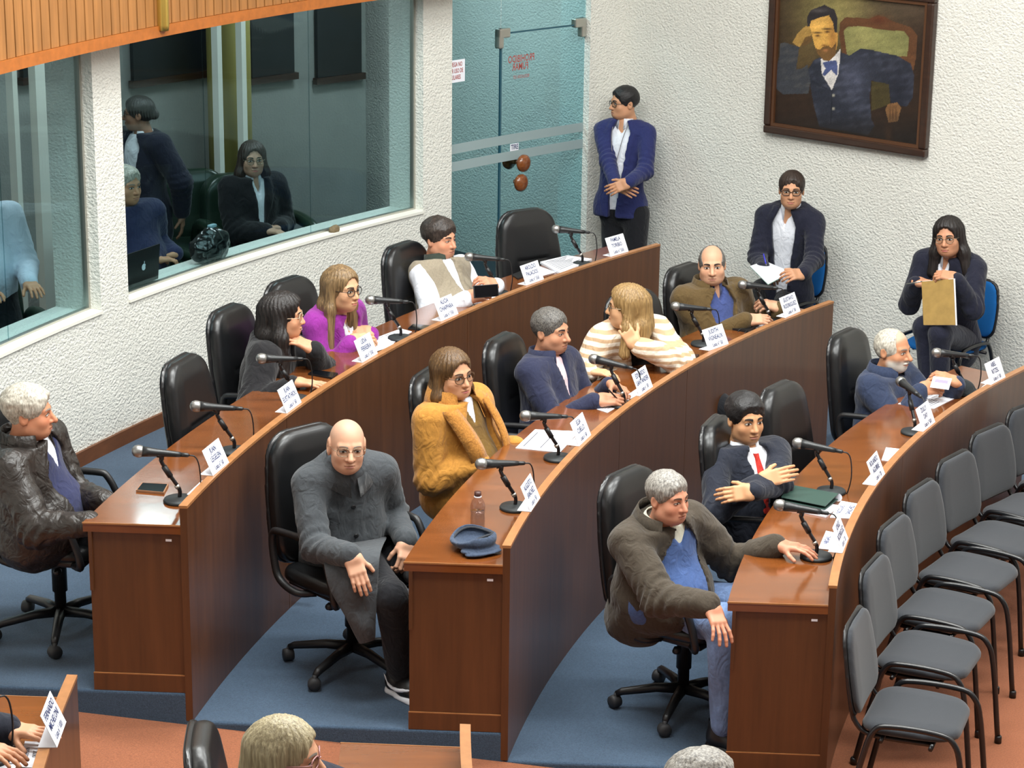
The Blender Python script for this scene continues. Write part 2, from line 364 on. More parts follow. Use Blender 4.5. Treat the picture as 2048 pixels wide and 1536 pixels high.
# ---- press room behind the windows and corridor behind the door
GREYW = mat('press room wall', (150, 152, 148), .9, .1, var=.06, vscale=(4, 4, 4), bump=.7, bscale=(60, 60, 60), bdist=.006)
struct('floor_press_room', *arcslab(RW+.25, 17, HA-.1, HA, 133.2, 200, 40), mat('dark carpet', (40, 48, 58), .9), 'dark carpet of the press room and corridor', 'floor')
struct('wall_press_room', *arcslab(14.6, 14.8, HA, 3.4, 134., 200, 50), GREYW, 'grey plaster wall at the back of the press room', 'wall')
struct('ceiling_press_room', *arcslab(RW+.3, 17.2, 3.3, 3.4, 130, 200, 40), CEILM, 'low ceiling of the press room', 'ceiling')

for i, (rr, tt, wt) in enumerate(((13.2, 137.5, 36), (13.4, 147, 26), (13.4, 156, 22), (13.4, 165, 22))):  # unseen lamps, added to brighten the rooms behind the glass
    p = pol(rr, tt, 3.29); r = setp(empty('press_room_fill_light', tuple(p)), ['small added lamp brightening the corridor behind the glass door', 'added lamp brightening the press room over the seated woman', 'added lamp brightening the press room behind the pillar', 'added lamp brightening the press room at far left'][i], 'lamp', 'added fill lamps of the press room')
    obj('frame', *box(.66, .66, .03, tuple(p)), PLAIN, r); obj('diffuser', *box(.6, .6, .01, (p[0], p[1], p[2]-.02)), LAMPM, r)
    ld = bpy.data.lights.new('lamp_light', 'AREA'); ld.size = .6; ld.energy = wt; ld.color = (.95, .98, 1); lo = bpy.data.objects.new('lamp_light', ld); COL.objects.link(lo); lo.location = (0, 0, -.04); lo.parent = r
# ================================================================== curved desks
TAG = PAPER
def desk(rad, h, hlow, a0, a1, lab, seams):
    f0 = lambda r: a0(r); f1 = lambda r: a1(r)
    s = -1 if a0(rad) > a1(rad) else 1
    base = pol(rad+.2, a0(rad)+s*.5, h); root = setp(empty('curved_desk', base), lab, 'desk', 'curved council desks')
    obj('desktop', *arcslab(rad+.03, rad+.435, h+DH-.04, h+DH, f0, f1, 70), WOODT, root)
    # front panels, split at the veneer seams
    e = [0.]+seams+[1.]
    for i, (p, q) in enumerate(zip(e[:-1], e[1:])):
        g0 = .0004 if i else 0; g1 = .0004 if i < len(e)-2 else 0
        mk = lambda t: (lambda r: f0(r)*(1-t)+f1(r)*t)
        obj('front_panel', *arcslab(rad, rad+.03, hlow, h+DH+LIP-.012, mk(p+g0), mk(q-g1), 26), WOODF, root)
    obj('lip_edging', *arcslab(rad-.002, rad+.034, h+DH+LIP-.012, h+DH+LIP, f0, f1, 70), WOODE, root)
    d = math.degrees(.028/rad)
    for f, sg in ((f0, s), (f1, -s)):
        obj('end_panel', *arcslab(rad+.03, rad+.415, h, h+DH-.04, lambda r: f(r)+sg*.06, lambda r: f(r)+sg*(.06+d), 1), WOODF, root)
        obj('plinth', *arcslab(rad+.03, rad+.418, h, h+.075, lambda r: f(r)+sg*.03, lambda r: f(r)+sg*.06, 1), WOODF, root)
    obj('plinth_edge', *arcslab(rad+.03, rad+.418, h+.075, h+.079, lambda r: f0(r)+s*.03, lambda r: f0(r)+s*.06, 1), WOODE, root)
    obj('end_edging', *arcslab(rad+.03, rad+.437, h+DH-.006, h+DH+.001, lambda r: f0(r)-s*.012, lambda r: f0(r)+s*.012, 1), WOODE, root)
    obj('modesty_board', *arcslab(rad+.40, rad+.415, h+.45, h+DH-.04, f0, f1, 60), WOODF, root)
    obj('inventory_tag', *arcslab(rad+.07, rad+.095, h+DH-.075, h+DH-.065, lambda r: f0(r)+s*.05, lambda r: f0(r)+s*.058, 1), TAG, root)
    return root
desk(RA, HA, HB, th_aisle, th_row, 'rearmost curved wooden desk, highest of the three', [.235, .62])
desk(RB, HB, HC, th_aisle, th_row, 'middle curved wooden desk with flat cap and bottle on it', [.42, .62])
desk(RC, HC, 0, th_aisle, th_row, 'front curved wooden desk behind the row of grey chairs', [.5])
desk(RA, HA, ramp(-1.4), th_far, lambda r: 200., 'wooden desk end at the bottom left corner', [])
desk(RB, HB, ramp(0), th_far, lambda r: 200., 'wooden desk end at the bottom edge beside the woman', [])
# ================================================================== smooth solid modelling: signed distance grids -> quad surface
def unit(v): v = np.asarray(v, float); return v/(np.linalg.norm(v)+1e-12)
def sminv(a, b, k):
    if k <= 0: return np.minimum(a, b)
    h = np.maximum(k-np.abs(a-b), 0)/k; return np.minimum(a, b)-h*h*k*.25
def smaxv(a, b, k): return -sminv(-a, -b, k)
def d_cone(P, a, b, ra, rb):
    a = np.asarray(a, float); ba = np.asarray(b, float)-a; t = np.clip(((P-a)@ba)/(ba@ba+1e-12), 0, 1)
    return np.linalg.norm(P-a-t[..., None]*ba, axis=-1)-(ra+t*(rb-ra))
def d_ell(P, c, R):
    q = P-np.asarray(c, float); R = np.asarray(R, float); k0 = np.linalg.norm(q/R, axis=-1); k1 = np.linalg.norm(q/(R*R), axis=-1)
    return k0*(k0-1)/(k1+1e-9)
def d_rbox(P, c, H, r):
    q = np.abs(P-np.asarray(c, float))-(np.asarray(H, float)-r)
    return np.linalg.norm(np.maximum(q, 0), axis=-1)+np.minimum(q.max(-1), 0)-r
class Grid:
    def __init__(s, lo, hi, h):
        s.h = h; s.lo = np.asarray(lo, float); s.n = np.maximum(3, np.ceil((np.asarray(hi)-s.lo)/h).astype(int)+1); s.f = np.full(s.n, .5)
        s.ax = [s.lo[i]+h*np.arange(s.n[i]) for i in range(3)]
    def blk(s, lo, hi):
        a = np.clip(np.floor((np.asarray(lo)-s.lo)/s.h).astype(int), 0, s.n-1); b = np.clip(np.ceil((np.asarray(hi)-s.lo)/s.h).astype(int)+1, 1, s.n)
        sl = tuple(slice(a[i], max(a[i]+1, b[i])) for i in range(3))
        P = np.stack(np.meshgrid(*[s.ax[i][sl[i]] for i in range(3)], indexing='ij'), -1); return sl, P
    def cone(s, a, b, ra, rb, k=.02):
        m = max(ra, rb)+k+2*s.h; sl, P = s.blk(np.minimum(a, b)-m, np.maximum(a, b)+m); s.f[sl] = sminv(s.f[sl], d_cone(P, a, b, ra, rb), k)
    def ell(s, c, R, k=.02, M=None):
        R = np.asarray(R, float); m = R.max()+k+2*s.h; sl, P = s.blk(np.asarray(c)-m, np.asarray(c)+m)
        if M is None: d = d_ell(P, c, R)
        else: d = d_ell((P-np.asarray(c))@np.asarray(M), (0, 0, 0), R)
        s.f[sl] = sminv(s.f[sl], d, k)
    def pts(s): return np.stack(np.meshgrid(*s.ax, indexing='ij'), -1)
    def cut(s, d, k=.004): s.f = smaxv(s.f, d, k)
    def mesh(s): return nets(s.f, s.lo, s.h)
_CR = np.array([(i, j, k) for i in (0, 1) for j in (0, 1) for k in (0, 1)])
_ED = [(a, b) for a in range(8) for b in range(a+1, 8) if np.abs(_CR[a]-_CR[b]).sum() == 1]
def nets(f, lo, h):
    ins = f < 0
    if not ins.any(): return np.zeros((0, 3)), np.zeros((0, 4), int)
    sl = []
    for ax in range(3):
        w_ = np.where(ins.any(axis=tuple(i for i in range(3) if i != ax)))[0]; sl.append((max(0, w_[0]-2), min(f.shape[ax], w_[-1]+3)))
    f = f[tuple(slice(a, b) for a, b in sl)]; lo = np.asarray(lo)+h*np.array([a for a, b in sl]); ins = f < 0; n = f.shape
    c = sum(ins[i:n[0]-1+i, j:n[1]-1+j, k:n[2]-1+k].astype(np.int8) for i, j, k in _CR)
    idx = np.argwhere((c > 0) & (c < 8))
    if len(idx) == 0: return np.zeros((0, 3)), []
    vid = -np.ones(tuple(x-1 for x in n), np.int64); vid[tuple(idx.T)] = np.arange(len(idx))
    cv = np.stack([f[tuple((idx+o).T)] for o in _CR], 1); pos = np.zeros((len(idx), 3)); cnt = np.zeros(len(idx))
    for a, b in _ED:
        va, vb = cv[:, a], cv[:, b]; m = (va < 0) != (vb < 0); t = va[m]/(va[m]-vb[m])
        pos[m] += _CR[a]+t[:, None]*(_CR[b]-_CR[a]); cnt[m] += 1
    V = np.asarray(lo)+h*(idx+pos/cnt[:, None]); Fs = []
    for ax in range(3):
        u, v = (ax+1) % 3, (ax+2) % 3
        s0 = [slice(0, x) for x in n]; s1 = list(s0); s0[ax] = slice(0, n[ax]-1); s1[ax] = slice(1, n[ax])
        e = np.argwhere(ins[tuple(s0)] != ins[tuple(s1)])
        e = e[(e[:, u] > 0) & (e[:, v] > 0) & (e[:, u] < n[u]-1) & (e[:, v] < n[v]-1)]
        if len(e) == 0: continue
        du = np.zeros(3, int); du[u] = 1; dv = np.zeros(3, int); dv[v] = 1
        q = np.stack([vid[tuple((e-du-dv).T)], vid[tuple((e-dv).T)], vid[tuple(e.T)], vid[tuple((e-du).T)]], 1)
        fl = ~ins[tuple(e.T)]; q[fl] = q[fl][:, ::-1]; Fs.append(q)
    return V, np.vstack(Fs)
def vnormals(V, F):
    F = np.asarray(F); n = np.cross(V[F[:, 2]]-V[F[:, 0]], V[F[:, 3]]-V[F[:, 1]])
    N = np.column_stack([np.bincount(F.ravel(), np.repeat(n[:, c], 4), len(V)) for c in range(3)])
    return N/(np.linalg.norm(N, axis=1)[:, None]+1e-12)
def relax(V, F, it=1, w=.5):
    F = np.asarray(F)
    for _ in range(it):
        A = F.ravel(); B = F[:, [1, 2, 3, 0]].ravel(); i = np.concatenate([A, B]); j = np.concatenate([B, A])
        S = np.column_stack([np.bincount(i, V[j, c], len(V)) for c in range(3)]); C = np.bincount(i, minlength=len(V))
        V = V*(1-w)+w*S/np.maximum(C, 1)[:, None]
    return V
def wob(P, seed, fr):             # smooth pseudo noise in about -1..1
    r = np.random.RandomState(seed); o = np.zeros(len(P)); W = P+.02*np.sin(P[:, [1, 2, 0]]*fr*.6+seed)
    for i in range(5):
        d = unit(r.normal(size=3)); o += np.sin((W@d)*fr*(.7+.5*i*.5)+r.uniform(0, 6.28))*(1/(1+.35*i))
    return o/2.6
def fastmesh(name, V, F, mats, fm=None, smooth=True, col=None):
    F = np.asarray(F, np.int32); me = bpy.data.meshes.new(name); me.vertices.add(len(V)); me.vertices.foreach_set('co', np.asarray(V, np.float32).ravel())
    me.loops.add(F.size); me.loops.foreach_set('vertex_index', F.ravel()); me.polygons.add(len(F))
    me.polygons.foreach_set('loop_start', np.arange(0, F.size, F.shape[1], dtype=np.int32)); me.polygons.foreach_set('loop_total', np.full(len(F), F.shape[1], np.int32))
    for m in mats: me.materials.append(m)
    if fm is not None: me.polygons.foreach_set('material_index', np.asarray(fm, np.int32))
    me.polygons.foreach_set('use_smooth', np.full(len(F), bool(smooth)))
    if col is not None:
        a = me.color_attributes.new('Col', 'FLOAT_COLOR', 'POINT'); a.data.foreach_set('color', np.hstack([col, np.ones((len(col), 1))]).astype(np.float32).ravel())
    me.update(calc_edges=True); return me
def fobj(name, V, F, m, parent=None, **kw):
    V = np.asarray(V, float)
    if parent is not None: V = V-np.array(parent.get('_o', (0, 0, 0)))
    o = bpy.data.objects.new(name, fastmesh(name, V, F, m if isinstance(m, list) else [m], **kw)); COL.objects.link(o)
    if parent is not None: o.parent = parent; o['_o'] = list(parent.get('_o', (0, 0, 0)))
    return o
# ================================================================== chairs
RUBB = mat('grey rubber', (46, 46, 48), .6)
def pad(hw_top, hw_bot, hz, th, h=.011, bulge=.03, seam=None, rnd=.06):
    G = Grid((-.3, -.12, -hz-.04), (.3, .14, hz+.04), h); P = G.pts(); x, y, z = P[..., 0], P[..., 1], P[..., 2]
    s = np.clip((z+hz)/(2*hz), 0, 1); w = hw_bot+(hw_top-hw_bot)*s+.025*np.sin(s*math.pi)
    qx = np.abs(x)-(w-rnd); qz = np.abs(z)-(hz-rnd)
    o2 = np.hypot(np.maximum(qx, 0), np.maximum(qz, 0))+np.minimum(np.maximum(qx, qz), 0)-rnd      # outline
    yc = .18*x*x
    f = bulge*np.clip(-o2/.09, 0, 1)**.6
    fr = y-yc-(th/2+f*.7); bk = -(y-yc)-th/2
    d = smaxv(smaxv(o2, fr, .03), bk, .02)
    if seam is not None: d = d+.007*np.exp(-((z-seam)/.008)**2)*(y > yc)*(np.abs(x) < w*.5)
    G.f = d*.8; return G.mesh()
PADB = pad(.185, .23, .295, .055, seam=-.02, rnd=.11); PADS = pad(.215, .235, .235, .05, rnd=.09)
SHB = pad(.193, .238, .304, .03, bulge=.0, rnd=.11)
def chairparts(root):
    tilt = RX(math.radians(9))
    loc = np.array([0, -.285, .755])
    V, F = PADB; b = fobj('backrest', V@tilt.T+loc, F, LEATH, root)
    V, F = SHB; fobj('back_shell', (V+[0, -.028, 0])@tilt.T+loc, F, BLKMET, root)
    V, F = PADS; V = V[:, [0, 2, 1]]*[1, 1, 1]; fobj('seat', V+[0, .0, .44], np.asarray(F)[:, ::-1], LEATH, root)
    obj('seat_pan', *box(.4, .4, .03, (0, 0, .405), .01), PLASB, root, smooth=False)
    obj('back_strut', *tube(smoothpath([(0, -.1, .39), (0, -.3, .40), (0, -.335, .5), (0, -.34, .62)]), .022, 8), PLASB, root, smooth=True)
    for s in (-1, 1):
        lp = smoothpath([(s*.2, .0, .405), (s*.27, -.05, .41), (s*.275, -.16, .44), (s*.275, -.2, .52), (s*.27, -.215, .64), (s*.27, -.14, .665), (s*.27, .08, .675), (s*.272, .14, .65), (s*.275, .2, .52), (s*.272, .22, .43), (s*.2, .16, .405)], 4)
        obj('armrest', *tube(lp, .017, 8), PLASB, root, smooth=True)
    obj('gas_column', *lathe([(.026, .08), (.026, .2), (.034, .2), (.034, .33), (.05, .36), (.07, .395)], 14), PLASB, root, smooth=True)
    obj('lever', *J(tube([(.05, .05, .38), (.17, .07, .36)], .008, 6), T(lathe([(.012, -.02), (.02, 0), (.012, .02)], 8), RY(1.57), (.18, .072, .36))), PLASB, root, smooth=True)
    for i in range(5):
        a = 2*math.pi*i/5+.3; d = np.array([math.cos(a), math.sin(a), 0])
        leg = obj('base_leg', *tube([d*.02+[0, 0, .1], d*.12+[0, 0, .1], d*.27+[0, 0, .078], d*.295+[0, 0, .066]], [.026, .022, .018, .014], 8), PLASB, root, smooth=True)
        M = RZ(a+.6)@RX(0)@RY(math.pi/2)
        wl = J(T(lathe([(.008, -.024), (.027, -.022), (.03, -.01), (.03, -.003), (.03, .003), (.03, .01), (.027, .022), (.008, .024)], 14), M, d*.3+[0, 0, .03]), tube([d*.295+[0, 0, .07], d*.3+[0, 0, .035]], .011, 6))
        obj('caster', *wl, RUBB, leg, smooth=True)
OFFICE = None
def hubat(r, th, h): return pol(r, th, h)
def yawto(p, tgt=None, d=0): # yaw so that local +Y looks to the circle centre (or a target), plus d degrees
    t = C0 if tgt is None else np.asarray(tgt)[:2]; v = t-np.asarray(p)[:2]; return math.atan2(v[1], v[0])-math.pi/2+math.radians(d)
def office_chair(p, yaw, label):
    global OFFICE
    if OFFICE is None:
        OFFICE = empty('office_chair', p, yaw, world=False); chairparts(OFFICE); o = OFFICE
    else:
        o = copy_tree(OFFICE); o.location = p; o.rotation_euler = (0, 0, yaw)
    return setp(o, label, 'chair', 'black leather swivel chairs behind the desks')
CH = {}
def backtop(key, u, v, tier, label, dyaw=0, zt=1.03, off=.33):
    q = at(u, v, tier+zt); yaw = yawto(q, None, dyaw); f = np.array([-math.sin(yaw), math.cos(yaw), 0])
    p = q+f*off; p[2] = tier; CH[key] = (p, yaw, f); return office_chair(tuple(p), yaw, label)
def hubchair(key, u, v, tier, label, dyaw=0):
    q = at(u, v, tier+.1); p = np.array([q[0], q[1], tier]); yaw = yawto(p, None, dyaw); CH[key] = (p, yaw, np.array([-math.sin(yaw), math.cos(yaw), 0])); return office_chair(tuple(p), yaw, label)
hubchair('a1', 122, 1222, HA, 'black swivel chair under the grey-haired man in dark leather jacket at left')
backtop('a2', 362, 722, HA, 'empty black swivel chair against the white wall near the left desk end')
backtop('a3', 455, 620, HA, 'black swivel chair behind the long-haired woman in black')
backtop('a4', 575, 563, HA, 'black swivel chair between the woman in black and the woman in purple', -6)
backtop('a5', 805, 492, HA, 'black swivel chair behind the man in the beige vest')
backtop('a6', 1050, 424, HA, 'empty black swivel chair in front of the glass door', -18)
hubchair('b1', 705, 1292, HB, 'black swivel chair of the bald man in grey coat', -34)
backtop('b2', 855, 748, HB, 'black swivel chair behind the woman in the mustard coat')
backtop('b3', 1003, 678, HB, 'black swivel chair behind the man in the navy zip sweater')
backtop('b4', 1262, 604, HB, 'black swivel chair behind the woman in the striped cardigan', -14, .98)
backtop('b5', 1368, 535, HB, 'black swivel chair behind the man in the olive jacket')
hubchair('c1', 1366, 1376, HC, 'black swivel chair of the man in brown jacket and blue sweater', -22)
backtop('c2', 1430, 846, HC, 'black swivel chair behind the young man with red tie')
backtop('c3', 1560, 775, HC, 'empty black swivel chair beside the young man with red tie', -8)
backtop('c4', 1692, 668, HC, 'black swivel chair behind the white-bearded man')
backtop('f1', 396, 1478, HB, 'black swivel chair cut by the bottom edge, left of the woman with glasses')
backtop('f2', 545, 1590, HB, 'black swivel chair under the woman with glasses at the bottom edge')
# stackable visitor chairs
def stackparts(root, fab, tubem, bigback=True):
    V, F = pad(.19, .215, .2, .035, bulge=.02, rnd=.09); fobj('seat', V[:, [0, 2, 1]]+[0, 0, .455], np.asarray(F)[:, ::-1], fab, root)
    V, F = pad(.175, .205, .185, .022, bulge=.012, rnd=.07); M = RX(math.radians(10)); fobj('backrest', V@M.T+[0, -.245, .67], F, fab, root)
    V, F = pad(.188, .218, .199, .02, bulge=0, rnd=.075); fobj('back_shell', (V+[0, -.017, 0])@M.T+[0, -.245, .67], F, PLASB, root)
    for s in (-1, 1):
        obj('side_hoop', *tube(smoothpath([(s*.25, .27, .0), (s*.245, .225, .36), (s*.24, .19, .47), (s*.24, .12, .5), (s*.24, -.06, .5), (s*.24, -.13, .47), (s*.25, -.17, .34), (s*.255, -.24, 0)], 4), .0125, 8), tubem, root, smooth=True)
        obj('back_tube', *tube(smoothpath([(s*.17, .1, .42), (s*.17, -.14, .42), (s*.17, -.215, .46), (s*.165, -.245, .55), (s*.16, -.28, .78)], 4), .011, 8), tubem, root, smooth=True)
        for y in (.27, -.24): obj('foot', *T(lathe([(.016, 0), (.016, .03), (.013, .035)], 10), None, (s*(.25 if y > 0 else .255), y, 0)), PLASB, root, smooth=True)
    obj('cross_tube', *J(tube([(-.24, .1, .43), (.24, .1, .43)], .01, 6), tube([(-.24, -.1, .43), (.24, -.1, .43)], .01, 6)), tubem, root, smooth=True)
ordn = ['nearest grey stacking chair at bottom right', 'second grey stacking chair from the bottom of the row', 'third grey stacking chair from the bottom of the row', 'fourth grey stacking chair from the bottom of the row', 'fifth grey stacking chair from the bottom, below the young man', 'sixth grey stacking chair from the bottom at the right edge', 'farthest grey stacking chair at the right edge']
STK = None
pos = [(7.41, 169.6), (7.39, 164.7), (7.39, 160.5), (7.38, 156.4), (7.36, 152.4), (7.36, 148.4), (7.36, 144.5)]
for lab, (r, t) in zip(ordn, pos):
    p = pol(r-.0, t, 0); yw = yawto(p, None, -10)
    if STK is None: STK = empty('stacking_chair', tuple(p), yw, world=False); stackparts(STK, FABB, BLKMET); o = STK
    else: o = copy_tree(STK); o.location = p; o.rotation_euler = (0, 0, yw)
    setp(o, lab, 'chair', 'grey stacking chairs in front of the lowest desk')
BLU = None
wdir = math.atan2(-NW[1], -NW[0])-math.pi/2
for u_, v_, z_, lab in ((1580, 597, .605, 'blue chair under the woman writing below the portrait'), (1890, 690, .595, 'blue chair under the dark-haired woman holding a brown folder')):
    p = at(u_, v_, z_); p[:2] -= NW*max(0, p[:2]@NW-(NWALL-.36)); p[2] = .14
    if BLU is None: BLU = empty('visitor_chair', tuple(p), wdir, world=False); stackparts(BLU, BLUEF, BLKMET); o = BLU; CH['w1'] = (p, wdir, np.array([-NW[0], -NW[1], 0]))
    else: o = copy_tree(BLU); o.location = p; o.rotation_euler = (0, 0, wdir); CH['w2'] = (p, wdir, np.array([-NW[0], -NW[1], 0]))
    setp(o, lab, 'chair', 'blue visitor chairs by the portrait wall')
# ================================================================== people
def skinmat(): return mat('skin', (200, 150, 120), .5, .35, attr='Col', sss=.08)
SKIN = skinmat()
EYEW = mat('eye white', (215, 208, 200), .3); IRIS = mat('iris', (38, 26, 20), .2); LASH = mat('lashes', (34, 24, 20), .7)
LENS = glassmat('spectacle lens', (236, 238, 238))
HAIRM = {}
def hairmat(nm, c1, c2, sc=(150, 150, 9)): return mat('hair '+nm, c1, .45, .45, col2=c2, vscale=sc, bump=.6, bscale=(sc[0]*1.3, sc[1]*1.3, sc[2]), bdist=.004, detail=2)
HD = dict(jaw=1., nose=1., fat=0., ears=1., brow=1., cheek=1., chin=0.)
def head_sdf(P, p):
    ax = np.abs(P[..., 0]); A = np.stack([ax, P[..., 1], P[..., 2]], -1); f = p['fat']
    d = d_ell(A, (0, -.012, .032), (.076, .098, .086))
    d = sminv(d, d_ell(A, (0, .024, -.028), (.061+f*.5, .069, .085)), .03)
    d = sminv(d, d_ell(A, (0, .04, -.083-p['chin']), (.043*p['jaw']+f, .047+f*.4, .036)), .035)
    d = sminv(d, d_ell(A, (.036, .012, -.062), (.03*p['jaw']+f*.8, .045, .04)), .03)
    d = sminv(d, d_ell(A, (.038, .055, -.03), (.026*p['cheek']+f*.5, .024, .024)), .025)
    d = sminv(d, d_cone(A, (.012, .083, .021), (.042, .07, .02), .0105*p['brow'], .01), .016)
    d = smaxv(d, -d_ell(A, (.032, .101, .001), (.019, .019, .0115)), .012)
    d = sminv(d, d_ell(A, (.032, .0715, .0005), (.0165, .0155, .0125)), .004)
    n = p['nose']
    d = sminv(d, d_cone(A, (0, .083, .012), (0, .108*(.6+.4*n), -.034), .0085, .012*n), .012)
    d = sminv(d, d_ell(A, (.0125*n, .093, -.037), (.0085*n, .012, .0085)), .008)
    d = sminv(d, d_ell(A, (0, .0905, -.0625), (.023, .009, .0062)), .006)
    d = sminv(d, d_ell(A, (0, .0885, -.073), (.02, .0095, .007)), .005)
    d = d+.0028*np.exp(-((P[..., 2]+.0675)/.0022)**2)*(ax < .024)*(P[..., 1] > .07)
    e = p['ears']
    ear = d_ell(A, (.0785, -.014, -.006), (.0085+.006*(e-1), .021*e, .032*e)); ear = smaxv(ear, -d_ell(A, (.088, -.008, -.004), (.007, .012*e, .02*e)), .004)
    d = sminv(d, ear, .008)
    return sminv(d, d_cone(A, (0, -.024, -.07), (0, -.066, -.19), .05+f*.6, .054+f*.5), .03)
_HC = {}
def head_mesh(p):
    key = tuple(sorted(p.items()))
    if key not in _HC:
        G = Grid((-.105, -.125, -.2), (.105, .135, .13), .0042); G.f = head_sdf(G.pts(), p); V, F = G.mesh(); _HC[key] = (V, F)
    return _HC[key]
_FY = {}
def face_y(p, x, z):              # front surface depth of the face, from a cached map
    key = tuple(sorted(p.items()))
    if key not in _FY:
        X, Z = np.meshgrid(np.linspace(-.06, .06, 61), np.linspace(-.1, .05, 76), indexing='ij'); _FY[key] = face_y0(p, X, Z)
    m = _FY[key]; fx = np.clip((np.asarray(x, float)+.06)/.002, 0, 59.999); fz = np.clip((np.asarray(z, float)+.1)/.002, 0, 74.999); i = fx.astype(int); j = fz.astype(int); a = fx-i; b = fz-j
    return m[i, j]*(1-a)*(1-b)+m[i+1, j]*a*(1-b)+m[i, j+1]*(1-a)*b+m[i+1, j+1]*a*b
def face_y0(p, x, z):
    lo = np.full(np.shape(x), .0); hi = np.full(np.shape(x), .14); x = np.asarray(x, float); z = np.asarray(z, float)
    for _ in range(16):
        m = (lo+hi)/2; d = head_sdf(np.stack([x, m, z], -1), p); lo = np.where(d < 0, m, lo); hi = np.where(d < 0, hi, m)
    return (lo+hi)/2
def drape(p, top, bot, off=.0012):  # strip between two polylines of (x, z), laid on the face
    top = np.asarray(top, float); bot = np.asarray(bot, float); n = len(top)
    q = np.vstack([top, (top+bot)/2, bot]); y = face_y(p, q[:, 0], q[:, 1])+off; y[n:2*n] += .0004
    V = np.column_stack([q[:, 0], y, q[:, 1]]); F = []
    for r in (0, 1):
        for i in range(n-1): a = r*n+i; F.append((a, a+n, a+n+1, a+1))
    return V, np.array(F)
def flipf(vf): return vf[0], np.asarray(vf[1])[:, ::-1]
def hand_mesh(side, curl=.35, spread=.1, thumb=.4, sz=1., each=None):
    h = .0036; G = Grid((-.085, -.07, -.1), (.085, .215, .05), h)
    P = G.pts(); G.f = np.minimum(.5, d_rbox(P*[1, 1, 1.], (0, .047, 0), (.039, .046, .0135), .0125)); G.cone((-.01, -.012, 0), (-.014, .02, 0), .02, .022, .02); G.cone((.01, -.012, 0), (.014, .02, 0), .02, .022, .02)
    L = [(.042, .026, .021), (.046, .03, .022), (.043, .028, .021), (.034, .021, .019)]
    for i, x in enumerate((-.029, -.0095, .0105, .029)):
        a = np.array([x, .088-(.006 if i == 3 else 0)-(.003 if i == 0 else 0), .0]); yaw = (i-1.5)*spread; c = each[i] if each else curl; ang = c*.55; r = (.0092, .0095, .0092, .0082)[i]
        for j in range(3):
            d = np.array([math.sin(yaw)*math.cos(ang), math.cos(yaw)*math.cos(ang), -math.sin(ang)]); b = a+d*L[i][j]
            G.cone(a, b, r, r*.92, .004 if j else .008); a = b; r *= .92; ang += c*(1.05 if j == 0 else .75)
    a = np.array([-.03, .022, -.004]); G.cone((-.016, .02, -.002), (-.036, .042, -.01), .019, .014, .015)
    t = thumb; d1 = unit((-.75*(1-.4*t), .75, -.35-.5*t)); a = np.array([-.036, .042, -.01]); b = a+d1*.034; G.cone(a, b, .0115, .0105, .006)
    d2 = unit(d1*[.55, 1.1, 1]+[0, .1, -.15*t]); G.cone(b, b+d2*.028, .0105, .0088, .003)
    V, F = G.mesh(); V = V*sz
    if side == 'L': V = V*[-1, 1, 1]; F = np.asarray(F)[:, ::-1]
    return V, F
def ik(S, W, l1, l2, pole):
    d = W-S; L = np.linalg.norm(d); L2 = min(L, (l1+l2)*.995); u = d/(L+1e-9); W = S+u*L2
    a = (l1*l1-l2*l2+L2*L2)/(2*L2); hgt = math.sqrt(max(l1*l1-a*a, 0)); pv = np.asarray(pole, float); pv = unit(pv-u*(pv@u)); return S+u*a+pv*hgt, W
def frame(f, up): f = np.asarray(f, float); up = unit(up); f = unit(f-up*(f@up)); r = np.cross(f, up); return np.column_stack([r, f, up])
def hdg(deg): a = math.radians(deg); return np.array([math.cos(a), math.sin(a), 0])
def headrot(yaw, pitch=0, roll=0):   # yaw: heading in degrees (world), pitch up positive
    f = hdg(yaw); p = math.radians(pitch); fw = f*math.cos(p)+np.array([0, 0, math.sin(p)]); M = frame(fw, (0, 0, 1)); return M@RY(math.radians(roll))
GLH = dict()
def band(C, M, r0, r1, z0, z1, a0, a1, drop=.0, n=28, th=.004, ysc=1.05):   # collar band around the neck, opening to the front (angle 0 = front)
    V = []; 
    for i in range(n+1):
        a = math.radians(a0+(a1-a0)*i/n); e = abs(2*i/n-1)**6
        for r, z in ((r0, z0-drop*e), (r1, z1), (r1-th, z1), (r0-th, z0-drop*e)):
            V.append(C+M@np.array([r*math.sin(a), r*ysc*math.cos(a)-.012, z]))
    F = []
    for i in range(n):
        for j in range(4): a = 4*i+j; b = 4*i+(j+1) % 4; F.append((a, b, b+4, a+4))
    F += [(0, 1, 2, 3), (4*n+3, 4*n+2, 4*n+1, 4*n)]; return np.array(V), np.array(F)
def glasses(M, C, p, shape, m, parent, sw=.0013):
    parts = []
    rx, rz, pw = shape
    for s in (-1, 1):
        pts = []
        for i in range(21):
            a = 2*math.pi*i/20; ca, sa = math.cos(a), math.sin(a); k = (abs(ca)**pw+abs(sa)**pw)**(-1/pw); pts.append((s*.0335+rx*ca*k, .1015-.012*abs(s*.0335+rx*ca*k)/.06, -.001+rz*sa*k))
        parts.append(tube(np.array(pts), sw*1.25, 6, False))
        parts.append(tube([(s*(.0335+rx), .092, .004), (s*.074, .07, .006), (s*.081, .0, .004), (s*.083, -.02, -.006)], sw, 6))
    parts.append(tube([(-(.0335-rx), .102, .003), (0, .106, .006), (.0335-rx, .102, .003)], sw, 6))
    v, f = J(*parts); o = obj('spectacles', v@M.T+C, f, m, parent, smooth=True); return o
